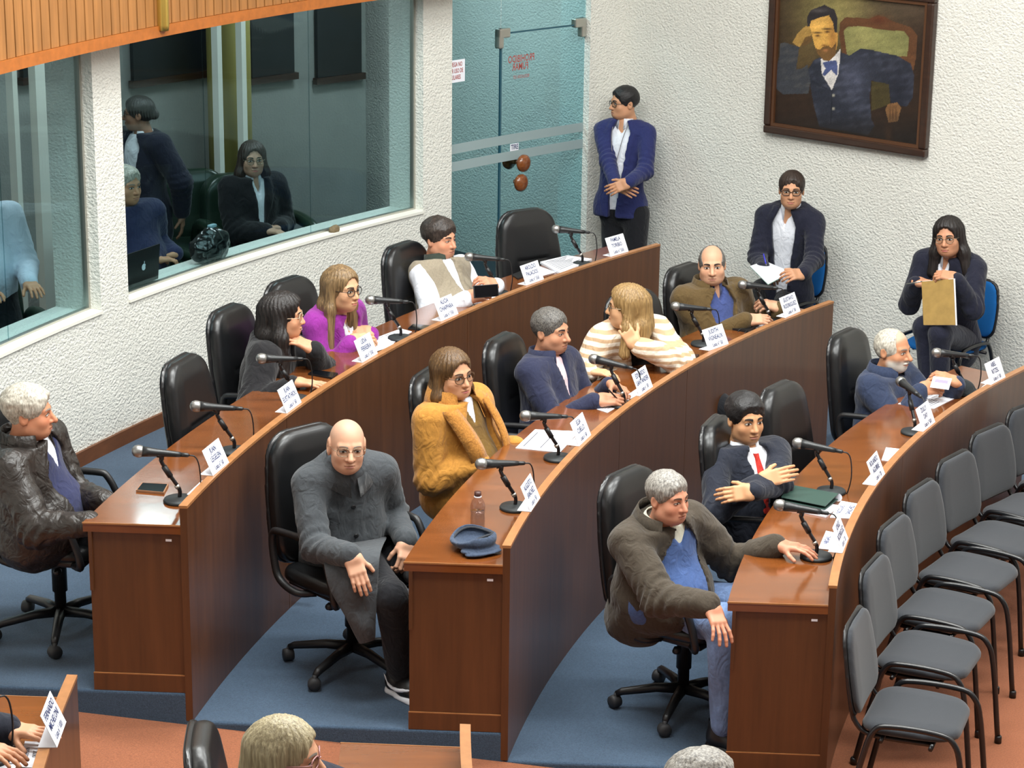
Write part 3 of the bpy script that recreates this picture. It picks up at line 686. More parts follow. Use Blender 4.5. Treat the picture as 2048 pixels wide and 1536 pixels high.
def lenses(M, C, shape, parent):
    rx, rz, pw = shape; V = []; F = []
    for s in (-1, 1):
        b = len(V)
        for i in range(20):
            a = 2*math.pi*i/20; ca, sa = math.cos(a), math.sin(a); k = (abs(ca)**pw+abs(sa)**pw)**(-1/pw)*.97; x = s*.0335+rx*ca*k; V.append((x, .1015-.012*abs(x)/.06, -.001+rz*sa*k))
        F.append(tuple(range(b, b+20)))
    return obj('lens', np.array(V)@M.T+C, F, LENS, parent)
def hair(style, M, C, m, parent, seed=1, vol=1., cut=None, length=.3, name='hair', side=0.):
    lo = np.array([-.19, -.22, -.2-length if style in ('long', 'bob', 'wavy') else -.15]); hi = np.array([.19, .15, .16]); G = Grid(lo, hi, .0058); P = G.pts(); A = np.stack([np.abs(P[..., 0]), P[..., 1], P[..., 2]], -1)
    x, y, z = P[..., 0], P[..., 1], P[..., 2]
    t = .012*vol
    fade = 1.
    if style in ('crop', 'back'):
        cu = cut or (((0, .13, -.035), (.085, .096, .108)) if style == 'crop' else ((0, .13, -.04), (.082, .095, .112))); nzv = .004*np.sin(x*210+seed)*np.sin(z*170+y*90)+.003*np.sin(x*95+z*60+seed*2); dc = d_ell(A, *cu)+nzv; fade = np.clip(dc/.03, .0, 1)
    d = d_ell(A, (0, -.012, .032), (.076, .098, .086))-.0008-(.003+t*np.clip((z+.035+.25*np.minimum(0, .02-y))/.1, .12 if style in ('crop', 'fringe') else .45, 1))*fade
    if style == 'crop':
        d = smaxv(d, -dc, .003); d = smaxv(d, -d_ell(A, (0, .02, -.12), (.12, .115, .105)), .008); d = smaxv(d, -.065-z+.5*np.maximum(y+.02, 0), .01)
    elif style == 'fringe':      # receding: ring of hair around a bare crown
        d = d_ell(A, (0, -.014, .026), (.0765, .0985, .086))-.004-t*.3
        d = smaxv(d, -d_ell(A, *(cut or ((0, .07, .07), (.066, .12, .1)))), .01); d = smaxv(d, -d_ell(A, (0, .03, -.115), (.12, .115, .1)), .008); d = smaxv(d, -.06-z, .01)
    elif style == 'back':        # pulled back with a knot
        d = smaxv(d, -dc, .003); d = smaxv(d, -d_ell(A, (0, .04, -.12), (.12, .11, .1)), .01); d = smaxv(d, -.07-z, .01)
        d = sminv(d, d_ell(P, (0, -.115, .0), (.035, .03, .035)), .02)
    else:
        fr = {'long': .085, 'bob': .088, 'wavy': .095}[style]
        w = .03*vol
        d = sminv(d, d_cone(A, (.062, -.02, .03), (.078+.01*vol, -.012, -.1), .033, .03*vol), .03)
        d = sminv(d, d_cone(A, (.078+.01*vol, -.012, -.1), (.085+.025*(style != 'bob'), -.005+side, -length), .03*vol, .03*vol if style != 'bob' else .022), .03)
        d = sminv(d, d_cone(P, (0, -.065, .02), (0, -.085, -.1), .07, .068), .03); d = sminv(d, d_cone(P, (-.04, -.08, -.1), (-.04, -.09, -length), .05, .04), .03); d = sminv(d, d_cone(P, (.04, -.08, -.1), (.04, -.09, -length), .05, .04), .03)
        d = smaxv(d, -d_ell(A, *(cut or ((0, .142, -.014), (.08, .104, .108)))), .008)
        d = smaxv(d, -d_cone(A, (0, .11, -.06), (0, .13, -.4), .062, .095), .01); d = smaxv(d, -d_cone(A, (0, -.01, -.12), (0, -.03, -.5), .05, .06), .01)
    G.f = d; V, F = G.mesh(); N = vnormals(V, F)
    ang = np.arctan2(V[:, 0], V[:, 1]+.02)
    if style in ('long', 'bob', 'wavy', 'back'):
        st = np.sin(ang*26+3*np.sin(V[:, 2]*(9 if style != 'wavy' else 30)+seed)+seed)*.6+np.sin(ang*61+seed*2)*.4; amp = .0032 if style != 'back' else .0015
        V = V+N*(st*amp*vol)[:, None]+N*(wob(V, seed, 26)*.004)[:, None]
    else:
        V = V+N*(wob(V, seed, 75)*.0028*vol)[:, None]+N*(wob(V, seed+3, 170)*.0016)[:, None]
    return fobj(name, V@M.T+C, F, m, parent)
def skincol(V, base, lips=(.55, .2, .17), stub=None, stubk=.0, scalp=None, blush=.0):
    n = len(V); c = np.tile(np.array(lin(base)), (n, 1)); x, y, z = V.T; front = y > .05
    bl = np.exp(-(((np.abs(x)-.042)/.022)**2+((z+.03)/.022)**2))*front; no = np.exp(-((x/.014)**2+((z+.032)/.014)**2))*front
    k = ((bl+no)*(.16+blush*.6))[:, None]; c = c*(1-k)+c*np.array([1.08, .78, .72])*k
    if stub is not None:
        b = np.clip((-.036-z)/.02, 0, 1)*np.clip((y+.01)/.03, 0, 1)*np.clip((z+.125)/.02, 0, 1); b *= 1-np.exp(-((x/.022)**2+((z+.067)/.008)**2))
        b = (b*stubk)[:, None]; c = c*(1-b)+np.array(lin(stub))*b
    if scalp is not None:
        col, kk, zc = scalp; s = np.clip((z-zc+.9*np.minimum(0, -(y-.03)))/.025, 0, 1); s = np.maximum(s, np.clip((-.035-y)/.03, 0, 1)*np.clip((z+.07)/.02, 0, 1)); s = (s*kk)[:, None]; c = c*(1-s)+np.array(lin(col))*s
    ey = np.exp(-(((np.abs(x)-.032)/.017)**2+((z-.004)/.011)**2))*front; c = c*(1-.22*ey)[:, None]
    return c
def facebits(p, cfg):
    B = []
    br = cfg.get('browh', 1.); open_ = cfg.get('eye', 1.); bt = cfg.get('browt', 1.)
    for s in (-1, 1):
        u = np.linspace(-1, 1, 9); xw = .0168
        ex = s*.032+u*xw; top = .0062*open_*(1-u**2)**.7; bot = -.0048*open_*(1-u**2)**.7
        v = drape(p, np.column_stack([ex, top]), np.column_stack([ex, bot]), .0016); B.append((v, EYEW))
        a = np.linspace(0, 2*math.pi, 9)[:-1]; gx = cfg.get('gaze', 0.)*.006
        u2 = np.linspace(-1, 1, 7); ix = s*.032+gx+u2*.0062; h2 = .0056*open_*np.sqrt(np.maximum(0, 1-(u2*.93)**2)); v = drape(p, np.column_stack([ix, h2]), np.column_stack([ix, -h2*.8]), .0024); B.append((v, IRIS))
        v = drape(p, np.column_stack([ex*1., top+.0026]), np.column_stack([ex, top-.0002]), .0026); B.append((v, LASH))
        bx = s*np.linspace(.013, .05, 8); bz = .0195*br+.006*np.sin(np.linspace(.3, 2.7, 8)); tk = np.linspace(.0048, .002, 8)*bt
        v = drape(p, np.column_stack([bx, bz+tk]), np.column_stack([bx, bz-tk]), .0018); B.append((v, cfg['browm']))
    u = np.linspace(-1, 1, 11); lx = u*.0235; c = -.0675-.002*cfg.get('smile', 0)*(-u*u); up_ = c+.0052*(1-u**2)**.6*(1-.25*np.exp(-(u/.25)**2)); lo = c-.007*(1-u**2)**.7
    B.append((drape(p, np.column_stack([lx, up_]), np.column_stack([lx, c]), .001), cfg['lipm'])); B.append((drape(p, np.column_stack([lx, c]), np.column_stack([lx, lo]), .001), cfg['lipm']))
    B.append((drape(p, np.column_stack([lx*1.05, c+.0011]), np.column_stack([lx*1.05, c-.0011]), .002), mat('mouth line', (92, 46, 40), .6)))
    if cfg.get('teeth'): B.append((drape(p, np.column_stack([lx*.7, c+.0016]), np.column_stack([lx*.7, c-.0035]), .0024), mat('teeth', (225, 220, 210), .3)))
    for s in (-1, 1):   # nostrils
        B.append((drape(p, [(s*.004, -.0435), (s*.0105, -.0425)], [(s*.0045, -.0465), (s*.0105, -.0455)], .001), mat('nostril', (96, 50, 42), .8)))
    if cfg.get('moustache'):
        u = np.linspace(-1, 1, 11); mz = -.0535-.007*u*u; tk = .0062*(1-.5*u*u); B.append((drape(p, np.column_stack([u*.03, mz+tk]), np.column_stack([u*.03, mz-tk]), .0045), cfg['moustache']))
    return B
def person(cfg):
    S = cfg.get('s', 1.); hip = np.asarray(cfg['hip'], float); hd = np.asarray(cfg['head'], float); floor = cfg['floor']
    root_loc = (hip[0], hip[1], floor); F0 = hdg(cfg['face'])
    Mh = headrot(*cfg['look']); hs = cfg.get('hs', .96)
    r0_ = np.cross(F0, (0, 0, 1.)); hip = hip+r0_*((hd-hip)@r0_)*cfg.get('pull', .6)
    upv = unit(hd-hip); Nk = hd-upv*.142*hs+Mh@np.array([0, -.012, 0])
    up = unit(Nk-hip); Mt = frame(F0, up); rr_ = unit(.4*Mt[:, 0]+.6*r0_); Mt = np.column_stack([rr_, unit(np.cross(up, rr_)), up]); Lt = np.linalg.norm(Nk-hip); sz = Lt/.50; wd = cfg.get('w', 1.); bel = cfg.get('belly', 0.); g0 = cfg.get('bulk', .0)
    def tp(x, y, z): return hip+Mt@np.array([x, y, z*sz])
    tw = cfg.get('twist', {'R': 0., 'L': 0.})
    sh = {'R': tp(.172*wd, .0+tw.get('R', 0), .445+cfg.get('shrug', {}).get('R', 0)), 'L': tp(-.172*wd, .0+tw.get('L', 0), .445+cfg.get('shrug', {}).get('L', 0))}
    arms = {}
    for sd in 'RL':
        a = cfg['arms'][sd]; W = np.asarray(a['w'], float); out = Mt[:, 0]*(1 if sd == 'R' else -1)
        pole = a.get('pole'); pole = (out*.35-F0*.3+np.array([0, 0, -1.])) if pole is None else np.asarray(pole, float)
        el, W = ik(sh[sd], W, .285*S, .255*S, pole); Y = unit(a.get('dir', W-el)); Z = np.asarray(a.get('back', (0, 0, 1)), float); Mx = frame(Y, Z); arms[sd] = (el, W, Mx, a)
    # ---- body: head, neck, hands, core
    p = dict(HD); p.update(cfg.get('hd', {})); V, F = head_mesh(p); F = np.asarray(F)
    col = skincol(V, cfg['skin'], stub=cfg.get('stub'), stubk=cfg.get('stubk', 0.), scalp=cfg.get('scalp'), blush=cfg.get('blush', 0.))
    hsc = np.array(cfg.get('hshape', (1, 1, 1)))*hs; L = [(V*hsc@Mh.T+hd, F, col, np.zeros(len(F), int))]; mats = [SKIN]
    cfg.setdefault('lipm', mat('lips', (176, 108, 98), .45)); cfg.setdefault('browm', mat('brow dark', (56, 42, 34), .8))
    for (bv, bf), m in facebits(p, cfg):
        if m not in mats: mats.append(m)
        L.append((bv*hsc@Mh.T+hd, bf, np.tile(lin(cfg['skin']), (len(bv), 1)), np.full(len(bf), mats.index(m))))
    skc = np.array(lin(cfg.get('handskin', cfg['skin'])))
    for sd in 'RL':
        el, W, Mx, a = arms[sd]; hv, hf = hand_mesh(sd, a.get('curl', .35), a.get('spread', .08), a.get('thumb', .4), S*cfg.get('hands', 1.)*.98, a.get('each'))
        kc = 1-.12*np.clip((hv[:, 1]-.1)/.08, 0, 1); c_ = skc*kc[:, None]*np.array([1, .93, .9])**np.clip((hv[:, 1]-.08)/.1, 0, 1)[:, None]
        L.append((hv@Mx.T+W, hf, c_, np.zeros(len(hf), int)))
    seg = [(hip, Nk, .08, .06), (sh['R'], sh['L'], .04, .04)]
    for sd in 'RL': el, W, _, _ = arms[sd]; seg += [(sh[sd], el, .035, .03), (el, W, .03, .024)]
    legs = cfg['legs']; 
    for q in legs: seg += [(q[0], q[1], .05, .04), (q[1], q[2], .04, .03)]
    allp = np.array([x for s in seg for x in s[:2]]); G = Grid(allp.min(0)-.12, allp.max(0)+.12, .014)
    for a, b, ra, rb in seg: G.cone(a, b, ra, rb, .03)
    cv, cf = G.mesh(); L.append((cv, cf, np.tile(skc, (len(cv), 1)), np.zeros(len(cf), int)))
    n = 0; VV = []; FF = []; CC = []; MM = []
    for v, f, c, m in L: VV.append(v); FF.append(np.asarray(f)+n); CC.append(c); MM.append(m); n += len(v)
    o = bpy.data.objects.new('person', fastmesh('person', np.vstack(VV)-np.array(root_loc), np.vstack(FF), mats, fm=np.concatenate(MM), col=np.vstack(CC))); COL.objects.link(o); o.location = root_loc; o['_o'] = [float(x) for x in root_loc]
    setp(o, cfg['label'], 'person', cfg.get('group'))
    # ---- garments
    def torso(G, g, top=.5, hem=-.02, arms_=True, neck=.05, flare=0.):
        z = lambda t: t*sz
        def E(c, R, k=.06): G.ell(hip+Mt@np.array([c[0], c[1], c[2]*sz]), (R[0], R[1], R[2]*sz), k, Mt)
        E((0, .0, .33), (.16*wd+g, .108+g+cfg.get('chest', 0), .165+g)); E((0, .012+bel*.55, .15), (.148*wd+bel*.45+g, .108+bel+g, .17+g)); E((0, .0, .02), (.168*wd+g+flare, .125+g+flare, .11+g))
        G.cone(tp(-.135*wd, -.008, .44), tp(.135*wd, -.008, .44), .058+g, .058+g, .05); G.cone(tp(-.1*wd, -.012, .455), tp(0, -.015, .52), .052+g, neck+g+.01, .05); G.cone(tp(.1*wd, -.012, .455), tp(0, -.015, .52), .052+g, neck+g+.01, .05)
        if cfg.get('tneck') and arms_: G.cone(tp(0, -.012, .46), tp(0, .006, .54), .078, .069, .03)
        if hem < -.02:
            E((0, .0, hem*.6), (.17*wd+g+flare, .128+g+flare, .13-hem*.5), .05)
    def sleeves(G, r, end=-.012, k=.03):
        for sd in 'RL':
            el, W, Mx, a = arms[sd]; e2 = W+unit(el-W)*(-end if end < 0 else end)
            rr = r if not isinstance(r, dict) else r[sd]
            G.cone(sh[sd], el, rr[0], rr[1], k); G.cone(el, W+unit(el-W)*a.get('cuff', .02), rr[1], rr[2], .025)
    def local(P): q = (P-hip)@Mt; q[..., 2] /= sz; return q
    def bbox(pts, m): pts = np.array(pts); return pts.min(0)-m, pts.max(0)+m
    def folds(V, F, amp, seed, el=1.):
        N = vnormals(V, F); d = wob(V, seed, 34)*amp+wob(V, seed+9, 62)*amp*.5
        for sd in 'RL':
            e, W, _, _ = arms[sd]; r = np.linalg.norm(V-e, axis=1); ax = unit(unit(e-sh[sd])+unit(W-e)); s_ = (V-e)@ax; d += el*amp*1.3*np.exp(-(r/.11)**2)*np.sin(s_*150+3*wob(V, seed+2, 20))
        return V+N*d[:, None]
    base_pts = [hip-Mt[:, 2]*.15, Nk+Mt[:, 2]*.02, hip+Mt[:, 1]*(.2+bel), hip-Mt[:, 1]*.2, tp(.25*wd, 0, .3), tp(-.25*wd, 0, .3), tp(0, .2+bel, .3), tp(0, -.2, .3)]
    arm_pts = [x for sd in 'RL' for x in (sh[sd], arms[sd][0], arms[sd][1])]
    for gi, gm in enumerate(cfg['wear']):
        kind = gm['t']; g = gm.get('g', .0)+g0; h = gm.get('h', cfg.get('h', .0105))
        if kind in ('jacket', 'top', 'vest'):
            pts = base_pts+(arm_pts if kind != 'vest' or True else []); lo, hi = bbox(pts, .12); hem = gm.get('hem', -.02)
            lo2 = np.minimum(lo, hip+Mt[:, 2]*(hem*sz-.12)-.12); G = Grid(lo2, hi, h); torso(G, g, hem=hem, neck=gm.get('neck', .05), flare=gm.get('flare', 0.))
            q = local(G.pts()); x, y, z = q[..., 0], q[..., 1], q[..., 2]
            if 'v' in gm:
                wt, zb, zt = gm['v']; pw = gm.get('vp', 1.); x0 = gm.get('x0', 0.); w_ = wt*np.clip((z-zb)/(zt-zb), 0, 1.6)**pw+gm.get('open', 0.); w_ = np.where(z > .38, np.minimum(w_, .062+.55*(.47-z)), w_)
                if gm.get('lapel'):
                    lw = gm['lapel']; e = np.abs(x-x0)-w_; m_ = np.clip((lw*np.clip((z-zb)/(.6*(zt-zb)), 0, 1)-e)/.006, 0, 1)*(y > 0)*(z > zb-.01); G.f = G.f-.009*m_
                G.cut(-np.maximum.reduce([np.abs(x-x0)-w_, -y+.0, zb-(1. if gm.get('open') else 0.)-z]), .006)
            elif gm.get('placket'):
                G.f = G.f-.004*(np.abs(x-gm.get('x0', .012)) < .03)*(y > 0)
            G.cut(z-gm.get('top', .52), .006)
            if 'cuthem' in gm: G.cut(gm['cuthem']-z, .008)
            if kind != 'vest': sleeves(G, gm.get('sl', (.06+g, .052+g, .038+g*.7)))
            if kind == 'vest':
                for sd, sg in (('R', 1), ('L', -1)): G.cut((sg*x-(.168*wd+g)), .01)
            V, F = G.mesh(); F = np.asarray(F); V = relax(V, F, 1, .4); V = folds(V, F, gm.get('amp', .004), 11*gi+cfg.get('seed', 1), 0. if kind == 'vest' else gm.get('elb', 1.))
            nm = gm.get('n', 'jacket'); jo = fobj(nm, V, F, gm['m'], o)
            if gm.get('collar'):
                c = gm['collar']; bv, bf = band(tp(0, -.0, c.get('z', .5)), Mt, c.get('r0', .088), c.get('r1', .07), c.get('z0', -.03), c.get('z1', .025)+.022, c.get('a', 25), 360-c.get('a', 25), c.get('drop', .02), ysc=c.get('ys', 1.1))
                fobj('collar', bv, bf, c.get('m', gm['m']), jo)
            for bt in gm.get('buttons', []):
                bz, bx = bt; yy = np.linspace(.0, .4, 160); pp = np.array([tp(bx, t, bz) for t in yy]); ii = np.clip(((pp-G.lo)/G.h).round().astype(int), 0, G.n-1); fv = G.f[tuple(ii.T)]; k_ = np.where(fv < 0)[0]; yb = yy[k_[-1]] if len(k_) else .12
                bo = T(lathe([(.001, 0), (.011, .0), (.012, .003), (.009, .005), (.001, .005)], 12), Mt@np.array([[1, 0, 0], [0, 0, 1], [0, -1, 0]]).T@np.diag([1, 1, 1]), tp(bx, yb+.004, bz)); obj('button', *bo, gm.get('bm', PLASB), jo, smooth=True)
        elif kind == 'shirt':
            lo, hi = bbox(base_pts, .06); G = Grid(lo, hi, h); torso(G, g, neck=gm.get('neck', .045), arms_=False); q = local(G.pts()); G.cut(q[..., 2]-gm.get('top', .507), .005); G.cut(gm.get('zlo', -.05)-q[..., 2], .005)
            if 'v' in gm: wt, zb, zt = gm['v']; w_ = wt*np.clip((q[..., 2]-zb)/(zt-zb), 0, 1.5); G.cut(-np.maximum.reduce([np.abs(q[..., 0])-w_, -q[..., 1], zb-q[..., 2]]), .004)
            V, F = G.mesh(); F = np.asarray(F); V = relax(V, F, 1, .4); V = folds(V, F, gm.get('amp', .0025), 5+gi, 0.); so = fobj(gm.get('n', 'shirt'), V, F, gm['m'], o)
            if gm.get('collar', True) is not False:
                c = gm.get('collar', {}) if isinstance(gm.get('collar', {}), dict) else {}; bv, bf = band(tp(0, .0, .5), Mt, c.get('r0', .075), c.get('r1', .062), c.get('z0', -.018), c.get('z1', .03), c.get('a', 16), 360-c.get('a', 16), c.get('drop', .03), ysc=1.12); fobj('collar', bv, bf, gm['m'], so)
            if gm.get('tie'):
                Vt = []; zs = np.linspace(.475, gm.get('tz', .1), 14)
                for i, zt in enumerate(zs):
                    w_ = .016 if i == 0 else (.012 if i == 1 else .013+.02*(i/13)); yy = np.linspace(.0, .35, 200); pp = np.array([tp(0, t, zt) for t in yy]); ii = np.clip(((pp-G.lo)/G.h).round().astype(int), 0, G.n-1); fv = G.f[tuple(ii.T)]; k_ = np.where(fv < 0)[0]; yb = yy[k_[-1]] if len(k_) else .1
                    e_ = .014 if i < 2 else .008
                    for xx, ee in ((-w_, .0), (-w_*.5, e_), (w_*.5, e_), (w_, .0)): Vt.append(tp(xx, yb+.003+ee, zt))
                Ft = [(i*4+j, i*4+j+1, i*4+j+5, i*4+j+4) for i in range(13) for j in range(3)]; fobj('necktie', np.array(Vt), np.array(Ft)[:, ::-1], gm['tie'], so)
        elif kind == 'cuffs':
            for sd in 'RL':
                el, W, Mx, a = arms[sd]; d_ = unit(el-W); v, f = tube([W+d_*.045, W+d_*.02, W+d_*.004], [.037, .036, .035], 14, True); obj('shirt_cuff', v, f, gm['m'], o, smooth=True)
        elif kind == 'legs':
            pts = [x for q in legs for x in q]+[hip]; lo, hi = bbox(pts, .2); G = Grid(lo, hi, gm.get('h', .011)); r = gm.get('r', (.092, .07, .05)); G.ell(hip+np.array([0, 0, -.01]), (.165*wd+g, .12+g, .1), .05, frame(F0, (0, 0, 1)))
            for q in legs: G.cone(q[0], q[1], r[0]+g, r[1], .05); G.cone(q[1], q[2]+unit(q[1]-q[2])*.02, r[1], r[2], .03)
            V, F = G.mesh(); F = np.asarray(F); N = vnormals(V, F); V = V+N*(wob(V, 7, 40)*gm.get('amp', .003))[:, None]; fobj(gm.get('n', 'trousers'), V, F, gm['m'], o)
        elif kind == 'shoes':
            for q in legs:
                f_ = unit(q[3]) if len(q) > 3 else F0; an = np.array(q[2]); fl = np.array([an[0], an[1], floor]); Mf = frame(f_, (0, 0, 1)); G = Grid((-.07, -.1, 0), (.07, .22, .13), .007); G.cone((0, -.03, .05), (0, .06, .045), .042, .045, .03); G.cone((0, .06, .04), (0, .155, .03), .045, .036, .03); G.cone((0, -.03, .05), (0, -.035, .12), .04, .036, .03); Pg = G.pts(); G.cut(.012-Pg[..., 2], .006)
                V, F = G.mesh(); so = fobj(gm.get('n', 'shoe'), V@Mf.T+fl, F, gm['m'], o)
                G = Grid((-.07, -.1, -.01), (.07, .22, .06), .006); G.cone((0, -.035, .0), (0, .15, .0), .047, .042, .03); G.cone((0, .05, .0), (0, .1, .0), .05, .05, .03); Pg = G.pts(); G.cut(Pg[..., 2]-.026, .004); G.cut(.001-Pg[..., 2], .003); V, F = G.mesh(); fobj('sole', V@Mf.T+fl, F, gm.get('sole', gm['m']), so)
                if gm.get('mark'):
                    for sx_ in (-1, 1): v_, f_2 = tube(smoothpath([(sx_*.042, -.06, .09), (sx_*.0475, -.02, .052), (sx_*.05, .03, .045), (sx_*.047, .09, .058), (sx_*.04, .12, .066)], 4), [.001]+[.0035]*3+[.007]*4+[.009]*4+[.006]*3+[.003, .001], 6); obj('side_mark', v_@Mf.T+fl, f_2, gm['mark'], so, smooth=True)
        elif kind == 'extra': gm['f'](o, dict(tp=tp, Mt=Mt, sh=sh, arms=arms, hip=hip, Nk=Nk, sz=sz, Mh=Mh, hd=hd, F0=F0))
    # ---- hair, spectacles
    for hh in cfg.get('hair', []): hair(hh['s'], Mh@np.diag(hsc), hd, hh['m'], o, hh.get('seed', 1), hh.get('vol', 1.), hh.get('cut'), hh.get('len', .3), hh.get('n', 'hair'), hh.get('side', 0.))
    if cfg.get('specs'):
        shp, m = cfg['specs']; gl = glasses(Mh@np.diag(hsc), hd, p, shp, m, o, cfg.get('specw', .0016)); lenses(Mh@np.diag(hsc), hd, shp, gl)
    return o, dict(tp=tp, Mt=Mt, sh=sh, arms=arms, Mh=Mh, hd=hd)
def seat_legs(hip, face, floor, spread=.1, reach=.27, kneez=None, splay=(0, 0), foot=(.0, .0)):
    f = hdg(face); r = np.cross(f, (0, 0, 1)); out = []
    for s, sp, fo in ((1, splay[0], foot[0]), (-1, splay[1], foot[1])):
        d = hdg(face-s*sp); h0 = np.asarray(hip)+r*s*spread*.9+np.array([0, 0, -.01]); kn = h0+d*reach; kn[2] = floor+.5 if kneez is None else kneez; an = kn+d*fo; an[2] = floor+.09; out.append((h0, kn, an, d))
    return out
# ---------------------------------------------------------------- cloth and hair colours
def cloth(nm, c, var=.12, sc=(120, 120, 120), rough=.85, bump=.3, bs=(260, 260, 260), sheen=.15, **k): return mat(nm, c, rough, .25, var=var, vscale=sc, bump=bump, bscale=bs, bdist=.0015, sheen=sheen, **{'wr': .5, **k})
CW = cloth('white shirt cotton', (225, 228, 236), .03); CBLK = cloth('black knit', (24, 23, 26)); CPUR = cloth('purple wool', (138, 44, 140)); CVEST = cloth('beige quilted vest', (146, 136, 118)); CVCOL = cloth('dark green collar', (48, 56, 48))
CGREY = cloth('charcoal overcoat wool', (66, 70, 74)); CMUS = cloth('mustard coat suede', (178, 124, 52), .14, (60, 60, 60)); CMUSF = cloth('mustard fleece', (166, 112, 48), .3, (140, 140, 140), bump=1., bs=(160, 160, 160)); COLIVS = cloth('olive brown blouse', (112, 84, 36)); CNAVY = cloth('navy knit', (38, 42, 66)); CPINK = cloth('pink striped shirt', (222, 190, 196), .05)
COLIVE = cloth('olive jacket canvas', (88, 70, 40)); CBLUSH = cloth('blue shirt', (64, 78, 130)); CBRN = cloth('dark brown jacket suede', (66, 58, 48)); CBLUSW = cloth('blue sweater knit', (72, 96, 146)); CSUIT = cloth('dark navy suit', (30, 34, 46)); CTIE = cloth('red tie silk', (186, 44, 34), rough=.5); CNVJ = cloth('navy windbreaker', (44, 54, 78)); CBLZ = cloth('royal navy blazer', (38, 44, 92)); CBLZ2 = cloth('dark navy blazer', (28, 30, 46)); CPANT = cloth('dark trousers', (24, 25, 30)); CJEAN = cloth('light blue jeans', (112, 136, 178), .18, (50, 50, 50)); CLEA = mat('brown leather jacket', (44, 39, 36), .42, .5, var=.2, vscale=(14, 14, 14), bump=.5, bscale=(60, 60, 60), bdist=.003, wr=.7); CNAVS = cloth('navy sweater', (42, 46, 78)); CCREAM = cloth('cream shirt', (214, 214, 196), .05)
def stripes():
    m = cloth('striped cardigan', (226, 206, 178)); nt = m.node_tree; N = nt.nodes; Lk = nt.links; b = N['Principled BSDF']
    tc = N.new('ShaderNodeTexCoord'); wv = N.new('ShaderNodeTexWave'); wv.bands_direction = 'Z'; wv.inputs['Scale'].default_value = 8.; wv.inputs['Distortion'].default_value = 3.; wv.inputs['Detail'].default_value = 1; wv.inputs['Detail Scale'].default_value = .6
    rp = N.new('ShaderNodeValToRGB'); rp.color_ramp.elements[0].color = (*lin((190, 158, 124)), 1); rp.color_ramp.elements[1].color = (*lin((230, 220, 204)), 1); rp.color_ramp.elements[0].position = .3; rp.color_ramp.elements[1].position = .55
    e = rp.color_ramp.elements.new(.42); e.color = (*lin((212, 188, 158)), 1)
    Lk.new(tc.outputs['Object'], wv.inputs[0]); Lk.new(wv.outputs['Fac'], rp.inputs[0]); Lk.new(rp.outputs[0], b.inputs['Base Color']); return m
CSTR = stripes()
HB_ = hairmat('black', (20, 17, 17), (42, 36, 34)); HDB = hairmat('dark brown', (34, 26, 22), (64, 50, 42)); HBR = hairmat('brown', (64, 46, 30), (112, 84, 52)); HHL = hairmat('highlighted brown', (82, 64, 44), (150, 122, 84)); HBL = hairmat('dark blonde', (112, 86, 50), (170, 138, 90)); HGR = hairmat('grey', (92, 88, 84), (168, 164, 156), (130, 130, 40)); HWH = hairmat('silver', (142, 136, 124), (214, 208, 194), (110, 110, 30)); HSP = hairmat('salt and pepper', (48, 46, 46), (118, 114, 108), (170, 170, 120)); HAB = hairmat('ash blonde', (128, 116, 90), (188, 176, 142)); HSK = hairmat('black short', (16, 15, 16), (34, 32, 33), (200, 200, 200)); HDK = hairmat('dark short', (30, 24, 22), (70, 60, 54), (120, 120, 60))
BRG = mat('brow grey', (130, 122, 112), .8); BRB = mat('brow brown', (72, 52, 38), .8); BRK = mat('brow black', (30, 24, 22), .8); LIPF = mat('lips rose', (182, 96, 92), .4); LIPM = mat('lips male', (168, 108, 94), .5); BEARDW = mat('white beard', (205, 200, 190), .9, var=.2, vscale=(150, 150, 150), bump=.5, bscale=(200, 200, 90))
SPK = mat('black frames', (24, 20, 20), .3); SPM = mat('metal frames', (150, 140, 120), .25, metal=.8); SPT = mat('tortoise frames', (78, 54, 34), .3); SPC = mat('clear frames', (206, 178, 150), .3)
RND = (.024, .0215, 2.2); RCT = (.0265, .0185, 3.2); BIGR = (.027, .0245, 2.3)
def chip(k, fw=.03, z=.49, dx=0.): p, yaw, f = CH[k]; r = np.array([f[1], -f[0], 0]); q = p+f*fw+r*dx; return np.array([q[0], q[1], p[2]+z])
PEOPLE = []
def add(**k): PEOPLE.append(k)
UP = (0, 0, 1)
def arm(w, d=None, back=UP, **k):
    a = dict(w=w, back=back, **k)
    if d is not None: a['dir'] = d
    return a
def hv(h, dz=0.): v = hdg(h); return np.array([v[0], v[1], dz])
# --- upper row
add(key='leather', label='grey-haired man in dark brown leather jacket and navy sweater at the left edge', floor=HA, hip=chip('a1', -.02, .49), head=at(58, 826, HA+1.1), face=-14, look=(4, -4), skin=(196, 132, 100), w=1.1, belly=.06, stub=(150, 120, 100), stubk=.2, browm=BRG, lipm=LIPM, hd=dict(nose=1.1, fat=.004, jaw=1.1), blush=.2,
    arms=dict(R=arm(at(185, 1045, HA+.72), hv(-5, -.1), curl=.5), L=arm(at(215, 1005, HA+.70), hv(-15), curl=.5)), legs=seat_legs(chip('a1', 0, .49), -6, HA),
    wear=[dict(t='jacket', m=CLEA, g=.03, v=(.10, .02, .5), open=.035, lapel=.0, sl=(.085, .075, .055), amp=.007, hem=-.02, collar=dict(r0=.12, r1=.095, z0=-.02, z1=.05, a=40, z=.49)), dict(t='shirt', m=CNAVS, g=.014, n='sweater', v=(.05, .36, .5), collar=False), dict(t='shirt', m=CW, g=.006, zlo=.3, n='shirt_collar'), dict(t='legs', m=CPANT)],
    hair=[dict(s='crop', m=HWH, vol=1.7, seed=3, cut=((0, .13, -.04), (.083, .09, .105)))])
